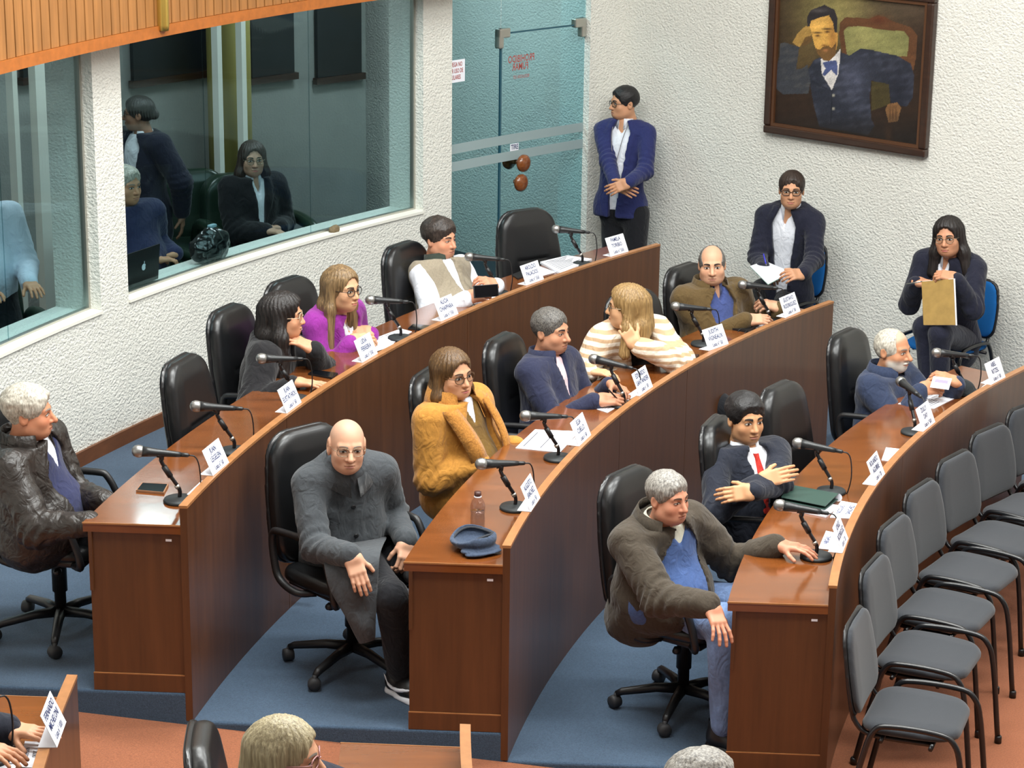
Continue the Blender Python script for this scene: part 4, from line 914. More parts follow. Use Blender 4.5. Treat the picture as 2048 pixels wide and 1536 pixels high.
add(key='black', label='smiling woman with long black hair and clear glasses in black top', floor=HA, hip=chip('a3', -.16, .49), head=at(566, 632, HA+1.04), face=-8, look=(2, 6), skin=(206, 150, 116), w=1.0, browm=BRK, lipm=LIPF, smile=1.5, teeth=True, eye=.8, hs=.97, hd=dict(nose=.95, jaw=.9),
    arms=dict(R=arm(at(590, 764, HA+.785), hv(-14, -.05), curl=.12, spread=.14, pole=(0, -.6, -.6)), L=arm(at(566, 632, HA+1.04)+np.array([.15, -.02, -.165]), np.array([-.55, -.12, .42]), back=(.5, -.3, .75), curl=.55, pole=(.8, .1, -.8))), legs=seat_legs(chip('a3', 0, .49), -8, HA),
    wear=[dict(t='top', m=CBLK, g=.03, v=(.05, .4, .5), n='blouse', sl=(.085, .08, .05), amp=.007), dict(t='legs', m=CPANT)],
    hair=[dict(s='wavy', m=HB_, vol=1.35, len=.42, seed=2)], specs=(BIGR, SPC))
add(key='purple', label='woman with long highlighted hair and glasses in purple jacket', floor=HA, hip=chip('a4', -.1, .49, -.12), head=at(684, 578, HA+1.06), face=-36, look=(-36, -8), skin=(208, 160, 124), w=.94, browm=BRB, lipm=LIPF, hs=.97, hd=dict(jaw=.92, nose=.95), browh=1.05,
    arms=dict(R=arm(at(704, 682, HA+.80), hv(25, .1), curl=.6, back=(.2, -.5, .8)), L=arm(at(742, 665, HA+.80), hv(-160, .05), curl=.6, back=(.3, -.6, .7))), legs=seat_legs(chip('a4', 0, .49), -30, HA),
    wear=[dict(t='jacket', m=CPUR, g=.02, v=(.075, .1, .5), lapel=.05, sl=(.07, .06, .048), amp=.005), dict(t='shirt', m=CW, g=.008, v=(.05, .37, .5), collar=False, n='white_top'), dict(t='legs', m=CPANT)],
    hair=[dict(s='long', m=HHL, vol=.95, len=.34, seed=5)], specs=(RND, SPK))
add(key='vest', label='dark-haired man in beige vest and white shirt looking at phone', floor=HA, hip=chip('a5', -.1, .49), head=at(880, 478, HA+1.05), face=-34, look=(-36, -30), skin=(204, 146, 116), w=1.12, belly=.06, browm=BRK, lipm=LIPM, stub=(120, 90, 80), stubk=.25, hd=dict(nose=1.05, fat=.008, jaw=1.15), eye=.55, blush=.3,
    arms=dict(R=arm(at(936, 594, HA+.80), hv(8, .12), curl=.7, back=(.1, -.75, .6), thumb=.2), L=arm(at(993, 570, HA+.81), hv(-150, .1), curl=.8, back=(.6, -.2, .7), thumb=.2)), legs=seat_legs(chip('a5', 0, .49), -34, HA),
    wear=[dict(t='top', m=CW, g=.018, sl=(.07, .066, .05), n='shirt', amp=.006), dict(t='vest', m=CVEST, g=.036, v=(.05, .2, .5), amp=.006, n='vest', collar=dict(m=CVCOL, r0=.1, r1=.078, z0=-.04, z1=.035, a=26)), dict(t='shirt', m=CW, g=.004, zlo=.3, n='shirt_collar'), dict(t='legs', m=CPANT)],
    hair=[dict(s='crop', m=HDK, vol=1.9, seed=4, cut=((0, .13, -.045), (.083, .09, .108)))])
# --- middle row
add(key='bald', label='bald elderly man with glasses in long grey overcoat', tneck=1, floor=HB, hip=at(724, 1088, HB+.52), head=at(694, 892, HB+1.07), face=-64, look=(-76, -10, -3), skin=(208, 160, 132), w=1.02, belly=.03, browm=BRG, lipm=LIPM, browt=.7, hs=.93, hd=dict(nose=1.1, ears=1.35, jaw=1.0, cheek=.85), hshape=(1.04, 1.03, 1.02), scalp=((150, 135, 122), .3, .03), eye=.75,
    arms=dict(R=arm(CO+ray(703, 1110)*((at(782, 1195, HB+.49)[1]-.05)/ray(703, 1110)[1]), np.array([.24, -.3, -.62]), back=(.05, -.9, .5), curl=.25, spread=.03, thumb=.1), L=arm(at(812, 1082, HB+.62), np.array([.15, -.7, -.45]), back=(.5, -.6, .5), curl=.9, thumb=.8)), legs=[(at(705, 1095, HB+.5), at(782, 1195, HB+.49), at(800, 1345, HB+.1), hv(-48)), (at(760, 1080, HB+.5), at(870, 1165, HB+.49), at(880, 1300, HB+.1), hv(-40))],
    wear=[dict(t='jacket', m=CGREY, g=.024, sl=(.072, .064, .053), amp=.005, placket=True, x0=.01, top=.545, hem=-.05, collar=dict(r0=.135, r1=.084, z0=-.02, z1=.035, a=9, drop=.04), buttons=[(.38, .012), (.24, .012), (.1, .012)]), dict(t='legs', m=CPANT, r=(.09, .072, .058)), dict(t='shoes', m=PLASB, sole=PAPER, mark=PAPER), dict(t='extra', f=lambda o, c: coat_skirt(o, c))],
    specs=(RCT, SPM), specw=.0011)
add(key='mustard', label='woman with brown bob and round glasses in mustard coat', floor=HB, hip=chip('b2', -.1, .49), head=at(906, 748, HB+1.09), face=-36, look=(-50, -8, 4), skin=(204, 152, 118), w=1.08, belly=.05, browm=BRB, lipm=LIPF, hs=.98, hd=dict(fat=.008, jaw=1.02), 
    arms=dict(R=arm(at(960, 925, HB+.70), hv(-20, -.25), curl=.5, cuff=.0), L=arm(at(1030, 893, HB+.72), hv(-20, -.2), curl=.5, cuff=.0)), legs=seat_legs(chip('b2', 0, .49), -25, HB),
    wear=[dict(t='jacket', m=CMUS, g=.034, v=(.105, .02, .5), open=.03, lapel=.085, sl=(.085, .075, .05), amp=.004, hem=-.03, collar=dict(m=CMUSF, r0=.15, r1=.1, z0=-.06, z1=.05, a=38, drop=.03)), dict(t='shirt', m=COLIVS, g=.018, v=(.045, .38, .5), collar=False, n='blouse'), dict(t='shirt', m=CW, g=.01, zlo=.3, n='shirt_collar', collar=dict(a=20)), dict(t='legs', m=CPANT), dict(t='extra', f=lambda o, c: fleece_lapels(o, c))],
    hair=[dict(s='bob', m=HBR, vol=1.05, len=.14, seed=6)], specs=(RND, SPT))
add(key='navy', label='short-haired man in navy zip sweater and pink shirt writing', floor=HB, hip=chip('b3', -.1, .49), head=at(1102, 662, HB+1.07), face=-32, look=(-34, -26), skin=(192, 138, 108), w=1.1, belly=.03, browm=BRK, lipm=LIPM, stub=(96, 76, 68), stubk=.3, hd=dict(nose=1.1, fat=.004, jaw=1.12), eye=.5,
    arms=dict(R=arm(at(1196, 800, HB+.79), hv(6, .0), curl=.7, back=(0, -.5, .8), thumb=.5), L=arm(at(1222, 768, HB+.80), hv(-50, -.02), curl=.6, back=(.3, .2, .9))), legs=seat_legs(chip('b3', 0, .49), -25, HB),
    wear=[dict(t='jacket', m=CNAVY, g=.022, v=(.045, .26, .5), sl=(.072, .06, .046), amp=.005, n='sweater', collar=dict(r0=.1, r1=.085, z0=-.03, z1=.025, a=30)), dict(t='shirt', m=CPINK, g=.008, amp=.001), dict(t='legs', m=CPANT)],
    hair=[dict(s='crop', m=HSP, vol=.75, seed=7, cut=((0, .13, -.04), (.083, .09, .11)))])
add(key='cardigan', label='blonde woman in striped cardigan resting her chin on her hand', floor=HB, hip=chip('b4', -.1, .49), head=at(1254, 614, HB+1.08), face=-66, look=(172, 8), skin=(212, 164, 124), w=1.0, belly=.03, browm=BRB, lipm=LIPF, hs=.97, hd=dict(jaw=.95),
    arms=dict(R=arm(at(1178, 742, HB+.79), hv(-20), curl=.4, cuff=.01), L=arm(at(1254, 614, HB+1.08)+np.array([.045, -.13, -.175]), np.array([-.45, .1, .62]), back=(-.1, -.95, .15), curl=.5, each=(.2, .7, .9, 1.), thumb=.0, pole=(.9, -.5, -.5), cuff=.03)), legs=seat_legs(chip('b4', 0, .49), -50, HB),
    wear=[dict(t='jacket', m=CSTR, g=.024, v=(.085, .05, .5), open=.02, sl=(.078, .072, .055), amp=.007, n='cardigan', elb=1.6), dict(t='shirt', m=CBLK, g=.012, v=(.06, .36, .5), collar=False, n='black_top'), dict(t='legs', m=CPANT)],
    hair=[dict(s='long', m=HBL, vol=1.1, len=.24, seed=8)], specs=(RND, SPM))
add(key='olive', label='balding man in olive jacket and blue shirt at the far end of the middle desk', floor=HB, hip=chip('b5', -.1, .49), head=at(1424, 530, HB+1.09), face=-60, look=(-94, -10, 3), skin=(206, 158, 128), w=1.12, belly=.04, browm=BRK, lipm=LIPM, stub=(150, 120, 105), stubk=.3, hs=.94, hd=dict(fat=.006, jaw=1.12, nose=1.05, brow=1.2), scalp=((150, 130, 112), .25, .05), browt=1.2,
    arms=dict(R=arm(at(1494, 640, HB+.80), hv(4, .1), curl=.5, back=(0, -.5, .8)), L=arm(at(1556, 616, HB+.82), hv(-165, .1), curl=.9, back=(.5, -.4, .7))), legs=seat_legs(chip('b5', 0, .49), -45, HB),
    wear=[dict(t='jacket', m=COLIVE, g=.03, v=(.075, .02, .5), open=.028, sl=(.08, .07, .056), amp=.006, lapel=.02, hem=-.08, collar=dict(r0=.118, r1=.095, z0=-.03, z1=.03, a=38)), dict(t='shirt', m=CBLUSH, g=.014, v=(.03, .42, .5)), dict(t='legs', m=CPANT)],
    hair=[dict(s='fringe', m=HSP, vol=.7, seed=9, cut=((0, .09, .075), (.07, .12, .075)))])
# --- lower row
add(key='brown', label='grey-haired man in dark brown jacket and blue sweater with a hand on the desk', floor=HC, hip=chip('c1', -.1, .48), head=at(1336, 996, HC+1.05), face=-50, look=(-46, -16), skin=(202, 142, 114), w=1.1, belly=.085, browm=BRB, lipm=LIPM, stub=(150, 110, 96), stubk=.15, hs=.91, hd=dict(fat=.006, jaw=1.15, nose=1.05), blush=.4, eye=.65,
    arms=dict(R=arm(at(1422, 1212, HC+.72), np.array([.25, -.55, -.5]), back=(.35, -.5, .8), curl=.3, spread=.16), L=arm(at(1556, 1090, HC+.80), hv(-18, -.12), curl=.3, spread=.14, back=UP)), legs=[(chip('c1', .02, .49, .1), at(1448, 1245, HC+.56), at(1448, 1455, HC+.1), hv(-30)), (chip('c1', .02, .49, -.1), at(1530, 1215, HC+.55), at(1530, 1400, HC+.1), hv(-30))],
    wear=[dict(t='jacket', m=CBRN, g=.026, v=(.075, .05, .5), open=.055, sl=(.085, .075, .056), amp=.007, lapel=.015, hem=-.03, collar=dict(r0=.125, r1=.098, z0=-.03, z1=.035, a=42)), dict(t='shirt', m=CBLUSW, g=.022, v=(.05, .42, .5), collar=False, n='sweater', zlo=-.12), dict(t='shirt', m=CCREAM, g=.01, zlo=.3, n='shirt_collar', collar=dict(a=22, drop=.045, r0=.085)), dict(t='legs', m=CJEAN, r=(.1, .078, .06), amp=.005), dict(t='shoes', m=PLASB)],
    hair=[dict(s='crop', m=HGR, vol=1., seed=10, cut=((0, .13, -.035), (.083, .092, .1)))])
add(key='young', label='young man in dark suit and red tie with folded arms', floor=HC, hip=chip('c2', -.1, .49), head=at(1491, 838, HC+1.06), face=-62, look=(-66, -14), skin=(204, 152, 112), w=1.0, browm=BRK, lipm=LIPM, stub=(110, 82, 66), stubk=.25, hd=dict(jaw=.95, nose=1.0), browt=1.3,
    arms=dict(R=arm(at(1522, 962, HC+.86), np.array([.85, .15, .18]), back=(-.1, -.9, .5), curl=.22, spread=.02, pole=(-.6, -.5, -.8)), L=arm(at(1506, 984, HC+.84), np.array([-.95, -.1, -.05]), back=(-.1, -.85, .5), curl=.3, spread=.03, pole=(.8, -.3, -.6))), legs=seat_legs(chip('c2', 0, .49), -40, HC),
    wear=[dict(t='jacket', m=CSUIT, g=.02, v=(.075, .17, .5), lapel=.06, sl=(.072, .06, .046), amp=.004), dict(t='shirt', m=CW, g=.006, tie=CTIE, tz=.15), dict(t='cuffs', m=CW), dict(t='legs', m=CPANT)],
    hair=[dict(s='crop', m=HSK, vol=1.5, seed=12, cut=((0, .135, -.034), (.083, .088, .105)))])
add(key='beard', label='white-bearded man in navy jacket holding a paper slip', tneck=1, floor=HC, hip=chip('c4', -.1, .49), head=at(1786, 700, HC+.98), face=-36, look=(-40, -10), skin=(196, 140, 106), w=1.06, belly=.03, browm=BRG, lipm=LIPM, stub=(206, 200, 190), stubk=.95, moustache=BEARDW, hd=dict(nose=1.15, jaw=1.05, chin=.006), scalp=((205, 196, 180), .45, .03),
    arms=dict(R=arm(at(1842, 778, HC+.83), hv(8, .1), curl=.8, back=(.1, -.7, .6), thumb=.2), L=arm(at(1916, 766, HC+.84), hv(175, .12), curl=.7, back=(.4, -.3, .8), thumb=.1)), legs=seat_legs(chip('c4', 0, .49), -30, HC),
    wear=[dict(t='jacket', m=CNVJ, g=.03, sl=(.08, .07, .052), amp=.007, placket=True, top=.51, collar=dict(r0=.11, r1=.085, z0=-.03, z1=.035, a=24)), dict(t='legs', m=CPANT)],
    hair=[dict(s='fringe', m=HWH, vol=1., seed=13, cut=((0, .11, .05), (.066, .1, .085)))])
# --- by the wall
def wl(u, v, n): return onwall(u, v, n)
hw1 = np.array(CH['w1'][0])+[-NW[0]*.02, -NW[1]*.02, .54]; hw2 = np.array(CH['w2'][0])+[-NW[0]*.02, -NW[1]*.02, .53]
add(key='writer', label='woman in dark navy blazer writing on a sheet below the portrait', floor=.14, hip=hw1, head=wl(1583, 380, 11.78), face=-110, look=(-98, -8), skin=(200, 148, 114), w=.98, browm=BRB, lipm=LIPF, hs=.98,
    arms=dict(R=arm(wl(1527, 541, 11.5), np.array([.3, -.4, -.25]), curl=.9, back=(-.4, -.3, .8)), L=arm(wl(1604, 549, 11.52), np.array([-.6, -.5, .1]), curl=.7, back=(.5, -.5, .6))), legs=seat_legs(hw1, -112, .14, splay=(8, 8)),
    wear=[dict(t='jacket', m=CBLZ2, g=.018, v=(.06, .0, .5), open=.03, lapel=.05, sl=(.068, .06, .05), amp=.005, hem=-.1), dict(t='shirt', m=CW, g=-.002, v=(.035, .42, .5), zlo=-.14, collar=dict(a=24, drop=.045)), dict(t='legs', m=CPANT)],
    hair=[dict(s='back', m=HDB, seed=14)], specs=(RCT, SPK), specw=.002)
add(key='folderwoman', label='woman with long black hair in navy blazer holding a brown folder', floor=.14, hip=hw2, head=wl(1897, 474, 11.62), face=-122, look=(-116, -6, 6), skin=(196, 142, 110), w=1.0, browm=BRK, lipm=LIPF, hs=.98,
    arms=dict(R=arm(wl(1832, 563, 11.42), np.array([.8, -.35, .1]), curl=.9, back=(0, -.4, .9)), L=arm(wl(1912, 556, 11.42), np.array([-.8, .3, .05]), curl=.9, back=(0, -.5, .8))), legs=[(hw2+[.0, .06, -.01], wl(1850, 655, 11.42), wl(1858, 770, 11.42), hv(-135)), (hw2+[.12, -.08, -.01], wl(1880, 668, 11.36), wl(1880, 780, 11.4), hv(-125))],
    wear=[dict(t='jacket', m=CBLZ2, g=.02, v=(.05, .2, .5), lapel=.04, sl=(.07, .062, .05), amp=.005, hem=-.08), dict(t='shirt', m=CW, g=.01, v=(.03, .42, .5), n='blouse'), dict(t='legs', m=CBLZ2, r=(.088, .068, .055))],
    hair=[dict(s='long', m=HB_, vol=1.15, len=.23, seed=15)], specs=(RND, SPM), specw=.0012)
sf = wl(1252, 640, 12.0); sf[2] = .14; hst = wl(1250, 418, 11.98)
add(key='stander', label='young man in blue blazer standing against the wall with clasped hands', floor=.14, hip=hst, head=wl(1248, 206, 12.02), face=-118, look=(-158, -4), skin=(198, 146, 112), w=1.04, browm=BRK, lipm=LIPM, hd=dict(fat=.01, jaw=1.05),
    arms=dict(R=arm(wl(1232, 372, 11.72), np.array([.55, .0, -.25]), curl=.4, back=(-.5, -.7, .4)), L=arm(wl(1256, 366, 11.69), np.array([-.6, .1, -.3]), curl=.45, back=(.1, -.9, .35))), legs=[(hst+np.array([-.08, .06, -.02]), hst+np.array([-.08, .04, -.42]), np.array([hst[0]-.08, hst[1]+.02, .23]), hv(-120)), (hst+np.array([.08, -.06, -.02]), hst+np.array([.08, -.08, -.42]), np.array([hst[0]+.1, hst[1]-.1, .23]), hv(-100))],
    wear=[dict(t='jacket', m=CBLZ, g=.014, v=(.05, .02, .5), open=.03, lapel=.045, sl=(.064, .056, .046), amp=.005, hem=-.1, flare=.012, cuthem=-.045), dict(t='shirt', m=CW, g=-.006, zlo=-.12, v=(.03, .43, .5)), dict(t='legs', m=CPANT, r=(.095, .07, .055)), dict(t='shoes', m=PLASB), dict(t='extra', f=lambda o, c: pendant(o, c))],
    hair=[dict(s='crop', m=HSK, vol=.9, seed=16, cut=((0, .135, -.028), (.083, .088, .105)))], specs=(RCT, SPK), specw=.0018)
# --- across the aisle, cut by the frame
hb = at(572, 1513, HB+1.2); hb2 = pol(9.85, 185.3, HB+.54)
add(key='nearwoman', label='woman with ash blonde hair and pink glasses at the bottom edge', floor=HB, hip=chip('f2', .02, .49), head=hb, face=2, look=(-6, -4), skin=(206, 154, 122), w=.98, browm=BRG, lipm=LIPF, hd=dict(nose=1.05),
    arms=dict(R=arm(chip('f2', .35, .78, .2), hv(0)), L=arm(chip('f2', .35, .78, -.2), hv(0))), legs=seat_legs(chip('f2', 0, .49), 0, HB), wear=[dict(t='top', m=CBLZ2, g=.02), dict(t='legs', m=CPANT)],
    hair=[dict(s='bob', m=HAB, vol=.75, len=.2, seed=17, cut=((0, .15, -.02), (.085, .1, .112)))], specs=(RCT, mat('pink frames', (178, 130, 128), .3)), specw=.002)
hc_ = pol(11.0, 184.4, HA+.54); 
add(key='lefthand', label='person in navy sleeve whose hands rest on the desk at bottom left', floor=HA, hip=hc_, head=pol(11.0, 184.2, HA+1.22), face=4, look=(0, 0), skin=(206, 152, 118), w=1.05,
    arms=dict(R=arm(at(0, 1496, HA+.785), hv(-22, -.05), curl=.3, cuff=.0), L=arm(at(14, 1458, HA+.80), hv(-12, -.14), curl=.18, spread=.16, cuff=.0)), legs=seat_legs(hc_, 4, HA), wear=[dict(t='jacket', m=CSUIT, g=.02, v=(.07, .1, .5)), dict(t='shirt', m=CW, g=.006), dict(t='legs', m=CPANT)],
    hair=[dict(s='crop', m=HGR)])
hc2 = pol(8.62, 187.6, HC+.54)
add(key='hairtop', label='grey-haired person whose crown shows at the bottom edge', floor=HC, hip=hc2, head=at(1408, 1580, HC+1.2), face=5, look=(10, 0), skin=(206, 152, 118), arms=dict(R=arm(hc2+[.35, -.2, .24]), L=arm(hc2+[.35, .2, .24])), legs=seat_legs(hc2, 5, HC), wear=[dict(t='top', m=CPANT, g=.02), dict(t='legs', m=CPANT)], hair=[dict(s='crop', m=HGR, vol=1.4, seed=20)])
# --- press room
RP = 13.35
p1 = oncyl(505, 318, RP); h1 = p1+np.array([.02, .06, -.64])
add(key='presswoman', label='long-haired woman in black coat seated behind the wide window', floor=HA, hip=h1, head=p1, face=-60, look=(-72, -6), skin=(188, 150, 126), w=1.0, browm=BRK, lipm=LIPF,
    arms=dict(R=arm(oncyl(535, 462, RP-.22), hv(-20), curl=.7), L=arm(oncyl(560, 455, RP-.2), hv(-160), curl=.7)), legs=seat_legs(h1, -60, HA), wear=[dict(t='jacket', m=CBLK, g=.03, v=(.05, .12, .5), lapel=.05, sl=(.085, .078, .058), amp=.006, hem=-.1), dict(t='shirt', m=CW, g=.008, v=(.03, .4, .5)), dict(t='cuffs', m=CW), dict(t='legs', m=CPANT)],
    hair=[dict(s='long', m=HDB, vol=1.1, len=.3, seed=21)], specs=(RND, SPM))
p2 = oncyl(277, 228, 14.0); h2 = p2+np.array([.03, .02, -.66])
add(key='pressstand', label='person in dark blazer and white shirt standing behind the wide window', floor=HA, hip=h2, head=p2, face=-130, look=(178, -8), skin=(150, 110, 88), w=1.02, browm=BRK, lipm=LIPM,
    arms=dict(R=arm(h2+[-.25, -.1, -.02], (0, 0, -1), back=(-1, 0, 0)), L=arm(h2+[.25, -.05, -.02], (0, 0, -1), back=(1, 0, 0))), legs=[(h2+[-.08, 0, 0], h2+[-.08, 0, -.4], np.array([h2[0]-.08, h2[1], HA+.09]), hv(-120)), (h2+[.08, 0, 0], h2+[.08, 0, -.4], np.array([h2[0]+.08, h2[1], HA+.09]), hv(-120))],
    wear=[dict(t='jacket', m=CBLZ2, g=.028, v=(.06, .0, .5), open=.03, hem=-.2), dict(t='shirt', m=CW, g=.01, zlo=-.1), dict(t='legs', m=CPANT)], hair=[dict(s='back', m=HB_, seed=22)], specs=(RCT, SPK))
p3 = oncyl(253, 372, 13.15); h3 = p3+np.array([.1, .12, -.62])
add(key='presswhite', label='white-haired man in navy sweater seated behind the pillar', floor=HA, hip=h3, head=p3, face=-50, look=(-40, -4), skin=(196, 146, 112), w=1.05, belly=.05, browm=BRG, lipm=LIPM,
    arms=dict(R=arm(oncyl(312, 520, 12.95), hv(20), curl=.7), L=arm(oncyl(352, 508, 12.95), hv(-150), curl=.7)), legs=seat_legs(h3, -50, HA), wear=[dict(t='top', m=CNAVS, g=.024, sl=(.08, .07, .054), n='sweater'), dict(t='legs', m=CPANT)], hair=[dict(s='crop', m=HWH, vol=1.5, seed=23)])
p4 = oncyl(-48, 372, 13.0); h4 = p4+np.array([.0, .06, -.62])
add(key='pressblue', label='person in pale blue shirt behind the left window at the photo edge', floor=HA, hip=h4, head=p4, face=-60, look=(-60, 0), skin=(196, 146, 112), w=1.1, belly=.04, arms=dict(R=arm(h4+[.1, -.32, .1], hv(-60)), L=arm(h4+[.3, -.2, .1], hv(-60))), legs=seat_legs(h4, -60, HA), wear=[dict(t='top', m=cloth('pale blue shirt', (200, 212, 228), .05), g=.02, n='shirt'), dict(t='legs', m=CPANT)], hair=[dict(s='crop', m=HDK, seed=24)])
# ---------------------------------------------------------------- special garments
def coat_skirt(o, c):             # long overcoat front hanging over the thighs of the seated man
    hip, Mt = c['hip'], c['Mt']
    Y0 = hip[1]; YK = at(782, 1195, HB+.49)[1]-.1
    def py(u, v, Y): d = ray(u, v); return CO+d*(Y/d[1])
    rows = [(py(640, 1085, Y0-.02), py(776, 1075, Y0-.06)), (py(646, 1120, YK+.16), py(762, 1108, YK+.13)), (py(660, 1175, YK+.08), py(754, 1172, YK+.07)), (py(690, 1230, YK+.05), py(752, 1225, YK+.05)), (py(722, 1287, YK+.06), py(748, 1279, YK+.06))]
    a = smoothpath([r[0] for r in rows], 5); b = smoothpath([r[1] for r in rows], 5); V = []; n = len(a); m = 9
    for i in range(n):
        for j in range(m):
            t = j/(m-1); q = a[i]*(1-t)+b[i]*t; bow = math.sin(math.pi*t)*(.035+.012*math.sin(i*.8))+.006*math.sin(j*2.2+i*.5); V.append(q+np.array([.05, -.8, .3])*bow)
    F = [(i*m+j, i*m+j+1, (i+1)*m+j+1, (i+1)*m+j) for i in range(n-1) for j in range(m-1)]
    s = fobj('coat_skirt', np.array(V), np.array(F), CGREY, o); md = s.modifiers.new('t', 'SOLIDIFY'); md.thickness = .012; md2 = s.modifiers.new('s', 'SUBSURF'); md2.levels = 1; md2.render_levels = 1
    q = at(747, 1118, HB+.72)
def fleece_lapels(o, c):
    tp = c['tp']
    for s in (-1, 1):
        V = []; n = 16
        for i in range(n+1):
            t = i/n; z = .5-.42*t; xi = (.1-.05*t); xo = xi+.075-.03*t+.02*math.sin(t*3)
            y0 = .045+.1*math.sin(min(1, t*1.4)*math.pi/2)+.03*math.sin(t*math.pi)
            for x, dy in ((xi, .012), ((xi+xo)/2, .026), (xo, .0)): V.append(tp(s*x, y0+.05+dy-.35*x+.03, z))
        F = [(i*3+j, i*3+j+1, i*3+j+4, i*3+j+3) for i in range(n) for j in range(2)]
        w_ = fobj('fleece_lapel', np.array(V), np.array(F)[:, ::s], CMUSF, o); md = w_.modifiers.new('t', 'SOLIDIFY'); md.thickness = .014; md.offset = 0
def pendant(o, c):
    tp = c['tp']; pts = [tp(-.06, .06, .5), tp(-.045, .115, .42), tp(-.02, .14, .3), tp(0, .15, .2), tp(.02, .14, .3), tp(.045, .115, .42), tp(.06, .06, .5)]
    v, f = tube(smoothpath(pts, 5), .003, 6); n = obj('lanyard', v, f, mat('cord', (120, 116, 120), .6), o, smooth=True)
    obj('medal', *T(lathe([(.001, 0), (.016, 0), (.018, .003), (.001, .004)], 14), RX(1.57), tp(0, .155, .19)), METG, n, smooth=True)
PINFO = {}
for _i, _c in enumerate(PEOPLE):
    _c.setdefault('seed', _i+1); PINFO[_c['key']] = person(_c)
# ================================================================== things on the desks
MICG = mat('mic grille', (150, 150, 148), .35, metal=.8, var=.35, vscale=(900, 900, 900)); MICB = mat('mic body', (34, 36, 38), .35, .5); GOLD = mat('mic connector', (200, 170, 110), .3, metal=.7); STBASE = mat('mic stand base', (40, 44, 46), .5, .4)
MIC = None
def micparts(root):
    obj('stand_base', *lathe([(.068, 0), (.07, .006), (.066, .014), (.02, .017), (.012, .02)], 24), STBASE, root, smooth=True)
    st = smoothpath([(0, .0, .015), (0, .0, .055), (0, .03, .105), (0, .065, .165), (0, .075, .19)], 4); obj('stand_stem', *tube(st, .0085, 8), BLKMET, root, smooth=True)
    obj('stem_sleeve', *tube([(0, .035, .112), (0, .062, .158)], .0125, 10), PLASB, root, smooth=True); obj('stem_ring', *tube([(0, .004, .06), (0, .012, .072)], .0112, 10), METG, root, smooth=True)
    obj('mic_clip', *tube([(0, .07, .185), (0, .07, .205), (0, .085, .212)], [.009, .014, .017], 8), PLASB, root, smooth=True)
    a = np.array([0, -.01, .208]); b = np.array([0, .15, .226]); d = (b-a)/np.linalg.norm(b-a)
    bd = obj('mic_body', *tube([a, a+d*.02, a+d*.1, a+d*.13, b], [.011, .0125, .017, .02, .023], 14), MICB, root, smooth=True)
    M = np.column_stack([(1, 0, 0), np.cross(d, (1, 0, 0)), d]); obj('mic_grille', *T(lathe([(.015, -.006), (.0245, .0), (.0265, .01), (.0265, .02), (.022, .034), (.012, .042), (.002, .044)], 16), M, b), MICG, root, smooth=True)
    obj('connector', *tube([a-d*.035, a-d*.03, a], [.006, .009, .0095], 10), GOLD if False else MICB, root, smooth=True)
    obj('cable', *tube(smoothpath([a-d*.035, a-d*.06+[0, 0, -.004], (0, -.085, .16), (0, -.09, .08), (0, -.075, .004), (.03, -.06, .004)], 5), .0032, 6), PLASB, root, smooth=True)
mics = [('A', 365, 1003, 297, 903, 'microphone nearest the left end of the rear desk, beside the phone'), ('A', 472, 905, 422, 812, 'microphone in front of the empty chair on the rear desk'), ('A', 590, 800, 530, 730, 'microphone in front of the woman in black'), ('A', 801, 678, 757, 600, 'microphone beside the woman in purple'), ('A', 994, 588, 943, 520, 'microphone in front of the man in beige vest'), ('A', 1164, 530, 1137, 473, 'farthest microphone of the rear desk before the glass door'),
        ('B', 1040, 1018, 972, 928, 'microphone by the water bottle on the middle desk'), ('B', 1116, 918, 1050, 833, 'microphone over the white sheet before the woman in mustard'), ('B', 1247, 812, 1195, 720, 'microphone in front of the man in navy sweater'), ('B', 1406, 690, 1368, 632, 'microphone beside the woman in striped cardigan'), ('B', 1538, 645, 1493, 582, 'microphone in front of the man in olive jacket'),
        ('C', 1632, 1115, 1563, 1012, 'microphone under the hand of the man in brown jacket'), ('C', 1662, 985, 1603, 888, 'microphone above the green folder on the front desk'), ('C', 1838, 868, 1803, 765, 'microphone in front of the white-bearded man'), ('C', 1927, 785, 1885, 717, 'microphone at the far end of the front desk beside the dark cap'), ('F', -20, 1520, -60, 1470, 'microphone cut by the left edge of the photo')]
for d, bu, bv, hu, hv_, lab in mics:
    h = {'A': HA, 'B': HB, 'C': HC, 'F': HA}[d]+DH; p = at(bu, bv, h); q = at(hu, hv_, h+.225); e = q-p; r_ = topol(p)[0]; R0 = {'A': RA, 'B': RB, 'C': RC, 'F': RA}[d]
    lim = R0+.125
    if r_ < lim: p = pol(lim, topol(p)[1], h); e = q-p
    yw = math.atan2(e[1], e[0])-math.pi/2; out = math.atan2(p[1]-C0[1], p[0]-C0[0])-math.pi/2; df = (yw-out+math.pi) % (2*math.pi)-math.pi; yw = out+max(-.75, min(.75, df))
    if MIC is None: MIC = empty('microphone', tuple(p), yw, world=False); micparts(MIC); o = MIC
    else: o = copy_tree(MIC); o.location = p; o.rotation_euler = (0, 0, yw)
    setp(o, lab, 'microphone', 'desk microphones on round stands')
